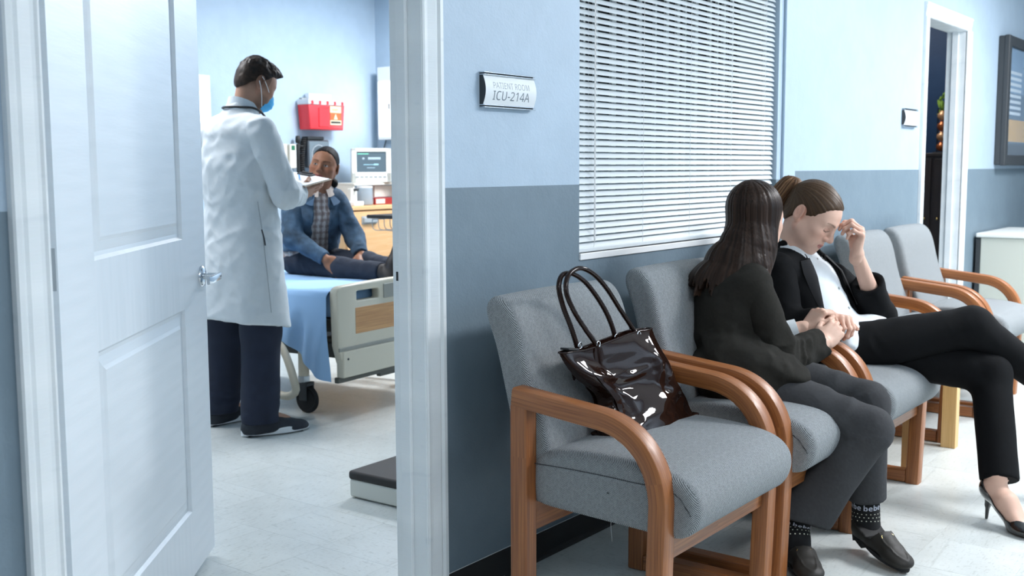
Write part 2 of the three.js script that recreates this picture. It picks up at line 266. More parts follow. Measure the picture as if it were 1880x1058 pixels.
// second doorway, further along
const frame2 = struct('door_2');
struct('left_casing', casingSide(6.832, -1, 0.078, 2.1518), M.trimWhite, frame2);
struct('right_casing', casingSide(7.672, 1, 0.085, 2.1518), M.trimWhite, frame2);
struct('head_casing', casingHead(6.754, 7.757, 2.152, 0.085), M.trimWhite, frame2);
struct('left_jamb', rbox(6.80, 6.832, 0, 2.17, -0.122, 0.006, 0.002, 1), M.trimWhite, frame2);
struct('right_jamb', [rbox(7.672, 7.70, 0, 2.17, -0.122, 0.006, 0.002, 1), rbox(7.660, 7.673, 0, 2.17, -0.085, -0.045, 0.003, 1)], M.trimWhite, frame2);
struct('head_jamb', rbox(6.80, 7.70, 2.15, 2.17, -0.122, 0.006, 0.002, 0), M.trimWhite, frame2);
// ------------------------------------------------------------------ interior window behind the blind
const win = struct('window_1');
struct('window_sill', [rbox(3.07, 4.67, 0.962, 0.985, -WT, 0.006, 0.003, 0)], M.white, win);
struct('window_frame', [rbox(3.07, 3.10, 0.985, 2.42, -WT, -0.06, 0.003), rbox(4.64, 4.67, 0.985, 2.42, -WT, -0.06, 0.003), rbox(3.10, 4.64, 0.985, 1.015, -WT, -0.06, 0.003), rbox(3.10, 4.64, 2.39, 2.42, -WT, -0.06, 0.003)], M.white, win);
struct('pane', box(3.10, 4.64, 1.015, 2.39, -0.088, -0.083), phys(0x07090b, 0.3), win);
struct('window_bar', rbox(3.10, 3.175, 1.015, 2.39, -0.083, -0.07, 0.002), M.white, win); struct('window_bar', rbox(4.42, 4.64, 1.015, 2.39, -0.083, -0.07, 0.002), M.plasticGrey, win);
{ seed(19); let x = 3.2; while (x < 4.38) { const w = rr(0.012, 0.03); struct('window_bar', rbox(x, x + w, 1.015, 2.39, -0.083, -0.07, 0.002), M.white, win); x += w + rr(0.035, 0.11); } }
// ------------------------------------------------------------------ ceiling lights
for (const [x, z, w, d, power, color] of TROFFERS) {
  const room = z < -0.2 && x < 7, t = thing('ceiling_light', `recessed fluorescent ceiling light with a white frame above the ${z < -0.2 && x > 7 ? 'dark blue office, added to brighten it' : room ? (x > 4 ? 'hospital bed' : 'sharps wall beside the bed') : x > 6 ? 'far doorway' : x > 4 ? 'seated women' : x > 1 ? 'corridor by the patient room door' : 'empty start of the corridor'}`, 'light', [x, CEIL, z]);
  const fw = 0.02; part('frame', [rbox(-w / 2 - fw, w / 2 + fw, -0.012, 0, -d / 2 - fw, -d / 2, 0.003), rbox(-w / 2 - fw, w / 2 + fw, -0.012, 0, d / 2, d / 2 + fw, 0.003), rbox(-w / 2 - fw, -w / 2, -0.012, 0, -d / 2, d / 2, 0.003), rbox(w / 2, w / 2 + fw, -0.012, 0, -d / 2, d / 2, 0.003)], M.white, t);
  part('diffuser', box(-w / 2, w / 2, -0.006, -0.001, -d / 2, d / 2), new THREE.MeshStandardMaterial({ color: 0xffffff, emissive: color, emissiveIntensity: 2.5, roughness: 0.6 }), t);
  const l = new THREE.RectAreaLight(color, power, w, d); l.name = 'ceiling_light_glow'; l.position.set(x, CEIL - 0.016, z); l.lookAt(x, 0, z); scene.add(l);
}
// ------------------------------------------------------------------ waiting chairs
const chairBackGeo = (dy = 0) => {   // side profile (z, y), extruded along x with rounded edges
  const s = new THREE.Shape(); s.moveTo(0.30, 0.36); s.lineTo(0.255, 0.50); s.quadraticCurveTo(0.215, 0.66, 0.185, 0.78 + dy); s.quadraticCurveTo(0.165, 0.835 + dy, 0.145, 0.87 + dy); s.bezierCurveTo(0.135, 0.905 + dy, 0.155, 0.93 + dy, 0.19, 0.928 + dy); s.bezierCurveTo(0.235, 0.925 + dy, 0.255, 0.88 + dy, 0.272, 0.82 + dy); s.quadraticCurveTo(0.30, 0.70, 0.345, 0.60); s.quadraticCurveTo(0.375, 0.50, 0.38, 0.36); s.closePath();
  return cushion(s, 0.575, 0.024);
};
// upholstered block: a side profile (z, y) swept across the width, edges rounded, faces slightly pillowed
function cushion(shape, w, bev) {
  let pts = shape.getPoints(16).map((p) => [p.x, p.y]); pts = pts.filter((p, i) => { const q = pts[(i + 1) % pts.length]; return Math.hypot(p[0] - q[0], p[1] - q[1]) > 1e-4; });
  const L = [0]; for (let i = 1; i <= pts.length; i++) L.push(L[i - 1] + Math.hypot(pts[i % pts.length][0] - pts[i - 1][0], pts[i % pts.length][1] - pts[i - 1][1]));
  const N = 110, O = []; for (let k = 0; k < N; k++) { const s = (k / N) * L[L.length - 1]; let i = 0; while (L[i + 1] < s) i++; const t = (s - L[i]) / (L[i + 1] - L[i]), a = pts[i], b = pts[(i + 1) % pts.length]; O.push([lerp(a[0], b[0], t), lerp(a[1], b[1], t)]); }
  for (let r = 0; r < 12; r++) { const C = O.map((p) => p.slice()); for (let k = 0; k < N; k++) { const a = C[(k + N - 1) % N], b = C[k], c = C[(k + 1) % N]; O[k] = [(a[0] + 2 * b[0] + c[0]) / 4, (a[1] + 2 * b[1] + c[1]) / 4]; } }
  let area = 0, cz = 0, cy = 0; for (let k = 0; k < N; k++) { const a = O[k], b = O[(k + 1) % N]; area += a[0] * b[1] - b[0] * a[1]; cz += a[0] / N; cy += a[1] / N; }
  const sg = area > 0 ? 1 : -1, nrm = O.map((p, k) => { const a = O[(k + N - 1) % N], b = O[(k + 1) % N], dz = b[0] - a[0], dy = b[1] - a[1], l = Math.hypot(dz, dy); return [sg * dy / l, -sg * dz / l]; });
  const rings = []; const inset = (q, f) => O.map((p, k) => { const z = p[0] - nrm[k][0] * q, y = p[1] - nrm[k][1] * q; return [lerp(z, cz, f), lerp(y, cy, f)]; });
  const half = w / 2, add = (x, q, f) => rings.push(inset(q, f).map(([z, y]) => { const k = (1 - (x / half) ** 2) * (1 - f); return V(x, y + 0.006 * k, z + 0.006 * k); }));
  for (const f of [0.98, 0.6, 0.25]) add(-half, bev, f); for (let a = 0; a <= 5; a++) add(-half + bev * (1 - Math.cos(a * 0.314159)), bev * (1 - Math.sin(a * 0.314159)), 0);
  for (let i = 1; i < 8; i++) add(lerp(-half + bev, half - bev, i / 8), 0, 0);
  for (let a = 5; a >= 0; a--) add(half - bev * (1 - Math.cos(a * 0.314159)), bev * (1 - Math.sin(a * 0.314159)), 0); for (const f of [0.25, 0.6, 0.98]) add(half, bev, f);
  const pos = [], idx = []; for (const r of rings) for (const p of r) pos.push(p.x, p.y, p.z);
  for (let i = 0; i < rings.length - 1; i++) for (let k = 0; k < N; k++) { const a = i * N + k, b = i * N + (k + 1) % N, c = a + N, d = b + N; sg > 0 ? idx.push(a, c, b, b, c, d) : idx.push(a, b, c, b, d, c); }
  const g = new THREE.BufferGeometry(); g.setAttribute('position', new THREE.Float32BufferAttribute(pos, 3)); g.setIndex(idx); g.computeVertexNormals();
  const n = g.attributes.normal; if (n.getX(N * 2) > 0) { const ix = g.index.array; for (let i = 0; i < ix.length; i += 3) { const t = ix[i]; ix[i] = ix[i + 1]; ix[i + 1] = t; } g.computeVertexNormals(); }
  return boxUV(g, 1);
}
const seatGeo = () => {
  const s = new THREE.Shape(); s.moveTo(0.315, 0.362); s.lineTo(0.775, 0.345); s.bezierCurveTo(0.80, 0.36, 0.822, 0.40, 0.824, 0.44); s.bezierCurveTo(0.824, 0.475, 0.80, 0.50, 0.755, 0.513); s.bezierCurveTo(0.68, 0.532, 0.55, 0.536, 0.46, 0.530); s.bezierCurveTo(0.40, 0.525, 0.34, 0.515, 0.315, 0.50); s.closePath();
  return cushion(s, 0.59, 0.026);
};
const armPath = (() => { const p = []; for (let i = 0; i <= 8; i++) { const t = i / 8; p.push(V(0, lerp(0.6625, 0.634, t), lerp(0.285, 0.555, t))); } const C = [[0.555, 0.634], [0.655, 0.622], [0.722, 0.55], [0.728, 0.44]]; for (let i = 1; i <= 14; i++) { const t = i / 14, a = 1 - t; p.push(V(0, a * a * a * C[0][1] + 3 * a * a * t * C[1][1] + 3 * a * t * t * C[2][1] + t * t * t * C[3][1], a * a * a * C[0][0] + 3 * a * a * t * C[1][0] + 3 * a * t * t * C[2][0] + t * t * t * C[3][0])); } for (let i = 1; i <= 6; i++) p.push(V(0, lerp(0.44, 0.0, i / 6), lerp(0.728, 0.714, i / 6))); return p; })();
const armGeo = (x) => { const g = sweep(armPath.map((p) => p.clone().setX(x)), V(1, 0, 0), roundRect(0.058, 0.052, 0.008, 2)); return g; };
const CHW = 0.68, FX = CHW / 2 - 0.029;
function makeChair(label, dy) {
  const t = thing('waiting_chair', label, 'chair', [0, 0, 0], 0, 'waiting room armchairs along the wall');
  part('seat', seatGeo(), M.twill, t); part('backrest', chairBackGeo(dy), M.twill, t);
  for (const s of [-1, 1]) {
    const f = new THREE.Group(); f.name = 'arm_frame'; t.add(f);
    part('bent_arm', armGeo(s * FX), M.oak, f);
    part('rear_leg', rbox(s * FX - 0.026, s * FX + 0.026, 0.0, 0.642, 0.276, 0.33, 0.006, 1), M.oak, f);
    part('floor_rail', rbox(s * FX - 0.026, s * FX + 0.026, 0.002, 0.052, 0.329, 0.689, 0.006, 2), M.oak, f);
  }
  part('front_rail', rbox(-FX + 0.026, FX - 0.026, 0.285, 0.358, 0.70, 0.728, 0.004, 0), M.oak, t);
  part('back_rail', rbox(-FX + 0.026, FX - 0.026, 0.285, 0.37, 0.29, 0.318, 0.004, 0), M.oak, t);
  for (const s of [-1, 1]) part('seat_seam', tube([[s * 0.2955, 0.478, 0.32], [s * 0.2955, 0.481, 0.45], [s * 0.2955, 0.478, 0.62], [s * 0.2955, 0.468, 0.755], [s * 0.2955, 0.42, 0.80]], 0.0014, 30, 5), M.darkGrey, t);
  return t;
}
const chairSpots = [
  [2.65, 0, 0, 'grey twill armchair with bent oak arms holding the shiny dark handbag', 0],
  [3.39, 0.0, 0, 'grey twill armchair with bent oak arms under the long-haired woman', 0.022],
  [4.13, 0, 0, 'grey twill armchair with bent oak arms under the woman with the ponytail', 0.022],
  [5.50, -0.09, 0, 'empty grey twill armchair between the pale wood table and the last chair', 0.022],
  [6.24, -0.10, 0, 'empty grey twill armchair last in the row, nearest the far doorway', 0.022],
];
for (const [x, z, r, label, dy] of chairSpots) { const c = makeChair(label, dy); c.position.set(x, 0, z); c.rotation.y = r; if (x < 3) { for (const q of [tube([[-0.05, 0.36, 0.42], [-0.045, 0.31, 0.43], [-0.05, 0.27, 0.42], [-0.06, 0.215, 0.43]], 0.0008, 16, 4), tube([[-0.02, 0.36, 0.43], [-0.025, 0.32, 0.44], [-0.01, 0.28, 0.44], [-0.012, 0.25, 0.45]], 0.0008, 16, 4)]) part('loose_thread', q, M.white, c); } }
// pale side table between the two groups of chairs
{
  const t = thing('side_table', 'low square side table of pale wood between the seated woman and the empty chairs', 'table', [4.83, 0, 0.42]);
  part('table_top', rbox(-0.315, 0.315, 0.385, 0.42, -0.29, 0.29, 0.005, 0), M.paleWood, t);
  for (const [sx, sz] of [[-1, -1], [-1, 1], [1, -1], [1, 1]]) part('leg', rbox(sx * 0.285 - 0.026, sx * 0.285 + 0.026, 0, 0.386, sz * 0.25 - 0.032, sz * 0.25 + 0.032, 0.003, 1), M.paleWood, t);
}
// ------------------------------------------------------------------ venetian blind
{
  const t = thing('venetian_blind', 'white venetian blind with tilted slats covering the corridor window', 'blind', [3.87, 0, -0.024]);
  const W = 1.585, pitch = 0.0215, tilt = 50 * Math.PI / 180;
  const curve = []; for (let i = 0; i <= 4; i++) { const u = i / 4 - 0.5; curve.push([u * 0.025, 0.0022 * (1 - 4 * u * u)]); }
  const sec = [...curve, ...curve.slice().reverse().map(([a, b]) => [a, b - 0.0005])];
  const sh = new THREE.Shape(sec.map((p) => new THREE.Vector2(...p))); const slat = new THREE.ExtrudeGeometry(sh, { depth: W, bevelEnabled: false }); slat.translate(0, 0, -W / 2); slat.rotateY(Math.PI / 2);   // length along x, width along -z
  slat.rotateX(tilt); const sg = toCreasedNormals(slat, 0.4);
  const slatMat = std(0xdde5e8, 0.42); seed(31);
  const n = Math.floor((2.37 - 1.012) / pitch);
  for (let i = 0; i < n; i++) { const y = 1.012 + i * pitch, m = part('slat', sg, slatMat, t); m.position.set(rr(-0.001, 0.001), y, rr(-0.0006, 0.0006)); m.rotation.x = rr(-0.03, 0.03); m.rotation.z = i < 5 ? (5 - i) * 0.0012 : rr(-0.0008, 0.0008); }
  part('bottom_rail', rbox(-W / 2, W / 2, 0.986, 1.003, -0.012, 0.013, 0.004), slatMat, t).rotation.z = 0.002;
  part('head_rail', rbox(-W / 2, W / 2, 2.375, 2.415, -0.02, 0.022, 0.003), slatMat, t);
  for (const x of [-0.69, -0.36, 0.0, 0.36, 0.69]) for (const z of [0.0125, -0.0125]) part('ladder_cord', between(V(x, 1.0, z), V(x, 2.38, z), 0.0009, 0.0009, 5), M.white, t);
  const cord = []; for (let i = 0; i < 3; i++) cord.push(between(V(-0.70 + i * 0.004, 1.02, 0.019), V(-0.70 + i * 0.003, 2.38, 0.019), 0.0011, 0.0011, 5)); part('pull_cord', cord, M.white, t);
}
// ------------------------------------------------------------------ signs
const signTex = canvasTex(512, 256, (c, w, h) => { c.fillStyle = '#e3e9ec'; c.fillRect(0, 0, w, h); const put = (t, y, size, col, font) => { c.font = font.replace('#', size); const wd = c.measureText(t).width; c.save(); c.translate(72, y); c.scale(372 / wd, 1); c.fillStyle = col; c.fillText(t, 0, 0); c.restore(); }; put('PATIENT ROOM', 112, '74px', '#8d9aa3', '# sans-serif'); put('ICU-214A', 214, '110px', '#5f6d77', '# sans-serif'); });
function roomSign(label, x0, y0, w, h, map) {
  const t = thing('room_sign', label, 'sign', [x0, y0, 0]); const D = 0.024;
  const arc = (v) => 0.010 + (D - 0.010) * Math.sin(Math.PI * (0.08 + 0.84 * v));
  const face = gridSurf((u, v) => V(u * w, 0.010 + v * (h - 0.020), arc(v)), 2, 16, (u, v) => [u, v]);
  part('face_plate', face, new THREE.MeshPhysicalMaterial({ map, color: map ? 0xffffff : 0xe3e9ec, roughness: 0.55, side: THREE.DoubleSide }), t);
  const prof = (s) => { const o = []; for (let i = 0; i <= 12; i++) { const v = i / 12; o.push([0.010 + v * (h - 0.020), arc(v) + s]); } return o; };
  for (const x of [0.0005, w - 0.003]) { const pts = [[0, 0], [0, 0.010], ...prof(-0.0012), [h, 0.010], [h, 0]]; const s = new THREE.Shape(pts.map(([a, b]) => new THREE.Vector2(b, a))); const g = new THREE.ExtrudeGeometry(s, { depth: 0.0025, bevelEnabled: false }); g.applyMatrix4(new THREE.Matrix4().makeBasis(V(0, 0, 1), V(0, 1, 0), V(-1, 0, 0))); g.translate(x + 0.0025, 0, 0); part('end_cap', boxUV(g), M.darkGrey, t); }
  for (const y of [0, h - 0.010]) part('rail', [rbox(-0.001, w + 0.001, y + 0.000, y + 0.003, 0, 0.020, 0.001), rbox(-0.001, w + 0.001, y + 0.0065, y + 0.0098, 0, 0.0185, 0.001)], M.chrome, t);
  part('back_plate', box(0.001, w - 0.001, 0.001, h - 0.001, 0, 0.009), M.darkGrey, t);
  return t;
}
roomSign('curved silver door sign lettered PATIENT ROOM ICU-214A on the blue wall', 2.541, 1.446, 0.252, 0.104, signTex);
roomSign('small blank curved silver sign beside the far doorway', 6.40, 1.497, 0.24, 0.104, null);
// ------------------------------------------------------------------ wall screen and cabinet at the far end
{
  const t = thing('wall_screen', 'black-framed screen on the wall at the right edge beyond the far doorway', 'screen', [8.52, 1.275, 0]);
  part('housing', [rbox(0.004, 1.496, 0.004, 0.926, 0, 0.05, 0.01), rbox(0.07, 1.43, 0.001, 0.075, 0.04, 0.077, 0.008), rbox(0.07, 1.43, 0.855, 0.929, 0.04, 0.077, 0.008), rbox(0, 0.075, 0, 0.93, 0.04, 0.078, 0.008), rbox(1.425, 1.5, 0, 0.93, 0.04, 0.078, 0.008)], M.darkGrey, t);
  const scr = canvasTex(512, 320, (c, w, h) => { c.fillStyle = '#7f9cb8'; c.fillRect(0, 0, w, h); c.fillStyle = '#5f7488'; c.fillRect(0, h * 0.42, w, h * 0.58); c.fillStyle = '#c9d8e4'; for (let i = 0; i < 8; i++) c.fillRect(20, 70 + i * 17, 150, 9); c.fillStyle = '#c8a672'; c.fillRect(20, 212, w - 40, 66); c.fillStyle = '#4a5056'; c.fillRect(0, 284, w, 36); });  // bars and tan band: a reflection of window blinds painted into the map
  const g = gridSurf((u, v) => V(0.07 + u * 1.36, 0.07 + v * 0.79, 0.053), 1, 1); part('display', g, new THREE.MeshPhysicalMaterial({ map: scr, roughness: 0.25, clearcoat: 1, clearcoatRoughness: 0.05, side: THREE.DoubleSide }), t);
}
{
  const t = thing('storage_cabinet', 'pale grey metal storage cabinet against the wall past the far doorway', 'cabinet', [8.05, 0, 0.02]);
  part('carcass', rbox(0, 0.9, 0.06, 0.78, 0.03, 1.2, 0.006), std(0xb9bdb4, 0.5), t);
  part('cabinet_top', rbox(-0.015, 0.915, 0.78, 0.81, 0.0, 1.22, 0.008), std(0xd8dcda, 0.4), t);
  part('plinth', box(0.02, 0.88, 0, 0.06, 0.05, 1.16), M.darkGrey, t); part('back_panel', box(0.0, 0.9, 0.02, 0.77, 0.0, 0.03), M.darkGrey, t);
  for (const y of [0.12, 0.46]) { const d = part('drawer_front', rbox(-0.012, 0.0, y, y + 0.3, 0.62, 1.17, 0.004), std(0xc2c6be, 0.5), t); part('handle', rbox(-0.03, -0.012, y + 0.24, y + 0.255, 0.82, 0.97, 0.003), M.steel, d); }
}
// things glimpsed in the dark office
{
  const t = thing('office_cabinet', 'dark brown cabinet glimpsed through the far doorway', 'cabinet', [8.95, 0, -0.95]);
  part('carcass', rbox(0.012, 0.45, 0, 1.35, 0, 0.8, 0.005, 1), M.darkWood, t); part('cabinet_top', rbox(-0.005, 0.47, 1.35, 1.375, -0.02, 0.82, 0.004, 2), M.darkWood, t);
  for (const z of [0.02, 0.41]) for (const y of [0.03, 0.56]) { const d = part('door', rbox(0, 0.018, y, y + (y < 0.1 ? 0.5 : 0.77), z, z + 0.37, 0.004, 1), M.darkWood, t); part('knob', new THREE.SphereGeometry(0.011, 12, 8).translate(-0.008, y + 0.3, z > 0.2 ? z + 0.04 : z + 0.33), M.brass, d); }
  const v = thing('ornament', 'row of rounded copper-coloured ornaments in a dark stand on the office cabinet', 'ornament', [9.2, 1.375, -0.56]);
  part('stand', [rbox(-0.05, 0.05, 0, 0.012, -0.055, 0.055, 0.003), rbox(0.03, 0.042, 0, 0.36, -0.05, -0.04, 0.002), rbox(0.03, 0.042, 0, 0.36, 0.04, 0.05, 0.002)], M.black, v);
  const cop = std(0xb8683a, 0.3, { metalness: 0.6 }), cop2 = std(0xd8a070, 0.35, { metalness: 0.4 });
  for (let i = 0; i < 4; i++) { const g = new THREE.LatheGeometry([[0.0, 0], [0.022, 0.004], [0.04, 0.03], [0.036, 0.055], [0.018, 0.07], [0.02, 0.078], [0, 0.078]].map((p) => new THREE.Vector2(...p)), 18).translate(0, 0.014 + i * 0.082, 0); part('pot', g, i % 2 ? cop2 : cop, v); }
  const f = thing('trailing_plant', 'green trailing plant at the edge of the far doorway', 'plant', [9.36, 1.74, -0.60]);
  const stem = tube([[0.18, 0.12, -0.0], [0.08, 0.13, -0.01], [0.0, 0.08, -0.02], [-0.02, -0.02, -0.02]], 0.004, 12, 6); part('stem', stem, std(0x4d6b2c, 0.7), f);
  const leaf = gridSurf((u, v) => { const w = Math.sin(Math.PI * u) * 0.026; return V((v - 0.5) * 2 * w, u * 0.075, 0.008 * Math.sin(u * 3) - Math.abs(v - 0.5) * 0.01); }, 8, 4); const lm = std(0x8fb03a, 0.6, { side: THREE.DoubleSide });
  seed(5); for (let i = 0; i < 9; i++) { const m = part('leaf', leaf, lm, f); m.position.set(rr(-0.03, 0.05), rr(-0.03, 0.12), rr(-0.03, 0.03)); m.rotation.set(rr(-1, 1), rr(-3, 3), rr(1.2, 2.6)); }
  part('hook', tube([[0.17, 0.14, 0], [0.17, 0.11, 0.012], [0.18, 0.1, 0]], 0.003, 10, 6), M.steel, f);
}
// ------------------------------------------------------------------ handbag
{
  const t = thing('handbag', 'glossy dark brown patent leather tote bag with two looped handles on the first chair', 'bag', [2.74, 0.524, 0.43]); t.scale.set(1.05, 0.99, 1.05);
  const patent = new THREE.MeshPhysicalMaterial({ color: 0x22140f, roughness: 0.5, clearcoat: 0.55, clearcoatRoughness: 0.035, specularIntensity: 0.0 });
  // body: rounded-rectangle rings from base to rim; the top leans back and to the side
  const ring = (v) => { const w = lerp(0.385, 0.455, v) - 0.05 * Math.exp(-((v - 0.42) ** 2) / 0.03), d = lerp(0.135, 0.030, Math.pow(v, 0.75)), cx = lerp(0.005, -0.085, v) + 0.012 * Math.sin(v * 5), cz = lerp(0.02, -0.045, v), y = lerp(0.0, 0.262, v); return { w, d, cx, cz, y }; };
  const body = gridSurf((u, v) => {
    const r = ring(v), a = u * 2 * Math.PI, c = Math.cos(a), s = Math.sin(a), e = 0.28; let x = Math.sign(c) * Math.pow(Math.abs(c), e) * r.w / 2, z = Math.sign(s) * Math.pow(Math.abs(s), 0.5) * r.d / 2;
    const front = Math.max(0, s), fx = x / r.w; let y = r.y + (fx) * 0.022 * v + 0.006 * Math.sin(fx * 9) * v;
    const fold = (q, k) => Math.exp(-q * q * k); const sag = v * (1 - v) * 4;
    z += front * (sag * (0.012 * Math.sin(fx * 8 + v * 6 + 1) + 0.018 * (fbm(fx * 5 + 3, v * 4, 1) - 0.5)) - 0.030 * fold(fx + 0.30 - v * 0.12, 60) * fold(v - 0.42, 14) + 0.012 * fold(v - 0.60 + fx * 0.32, 420) * smooth(fx, -0.5, -0.2) * (1 - smooth(fx, 0.05, 0.3)) + 0.010 * fold(fx + 0.13 + (v - 0.3) * 0.5, 500) * (1 - smooth(v, 0.4, 0.62)) + 0.008 * fold(fx - 0.22 - (v - 0.4) * 0.35, 500) * sag + 0.006 * fold(v - 0.2 - fx * 0.3, 300));
    x += sag * 0.012 * (fbm(v * 6, a, 2) - 0.5); if (c < -0.5) x += 0.03 * sag * fold(v - 0.45, 12); 
    return V(r.cx + x, y, r.cz + z);
  }, 220, 70, (u, v) => [u * 1.1, v * 0.27]);
  part('bag_body', body, patent, t);
  part('bag_base', rbox(-0.185, 0.195, 0.0, 0.012, -0.045, 0.085, 0.006), patent, t);
  const rim = []; for (let i = 0; i <= 40; i++) { const r = ring(1), a = (i / 40) * 2 * Math.PI, c = Math.cos(a), s = Math.sin(a), x = Math.sign(c) * Math.pow(Math.abs(c), 0.28) * r.w / 2, z = Math.sign(s) * Math.pow(Math.abs(s), 0.5) * r.d / 2, fx = x / r.w; rim.push(V(r.cx + x, r.y + fx * 0.022 + 0.006 * Math.sin(fx * 9), r.cz + z)); }
  part('rim_piping', tube(rim, 0.0028, 120, 8), patent, t);
  const zip = part('zip_end', rbox(-0.345, -0.295, 0.258, 0.264, -0.062, -0.034, 0.002), M.black, t); zip.rotation.z = -0.15; zip.position.y = -0.045;
  const loops = [[0.012, [[-0.172, 0.20, -0.022], [-0.178, 0.257, -0.03], [-0.205, 0.303, -0.045], [-0.244, 0.363, -0.059], [-0.262, 0.417, -0.07], [-0.242, 0.457, -0.078], [-0.187, 0.474, -0.08], [-0.123, 0.454, -0.078], [-0.067, 0.408, -0.07], [-0.012, 0.34, -0.059], [0.034, 0.275, -0.042], [0.040, 0.255, -0.03], [0.036, 0.20, -0.022]]], [-0.014, [[-0.218, 0.20, -0.056], [-0.225, 0.249, -0.058], [-0.243, 0.311, -0.066], [-0.264, 0.379, -0.080], [-0.268, 0.431, -0.089], [-0.246, 0.458, -0.094], [-0.203, 0.460, -0.095], [-0.146, 0.433, -0.090], [-0.092, 0.378, -0.080], [-0.057, 0.32, -0.068], [-0.042, 0.266, -0.058], [-0.040, 0.20, -0.056]]]];
  for (const [zo, pts] of loops) {
    const r = ring(1), z = r.cz + zo, h = part('handle', tube(pts, 0.0068, 110, 10), patent, t);
    for (const x of zo > 0 ? [-0.174, 0.037] : [-0.222, -0.040]) {
      const s = new THREE.Shape(); s.moveTo(-0.014, 0.03); s.lineTo(0.014, 0.03); s.quadraticCurveTo(0.034, -0.005, 0.0, -0.058); s.quadraticCurveTo(-0.034, -0.005, -0.014, 0.03);
      const g = new THREE.ExtrudeGeometry(s, { depth: 0.003, bevelEnabled: true, bevelSize: 0.0015, bevelThickness: 0.0015, bevelSegments: 2 }); g.rotateX(zo > 0 ? -0.12 : 0.1); g.translate(x, 0.222, zo > 0 ? r.cz + 0.018 : r.cz - 0.022);
      part('handle_tab', g, patent, h); part('ring', new THREE.TorusGeometry(0.0085, 0.0018, 8, 20).translate(x, 0.262, z + 0.006), M.chrome, h);
    }
  }
}
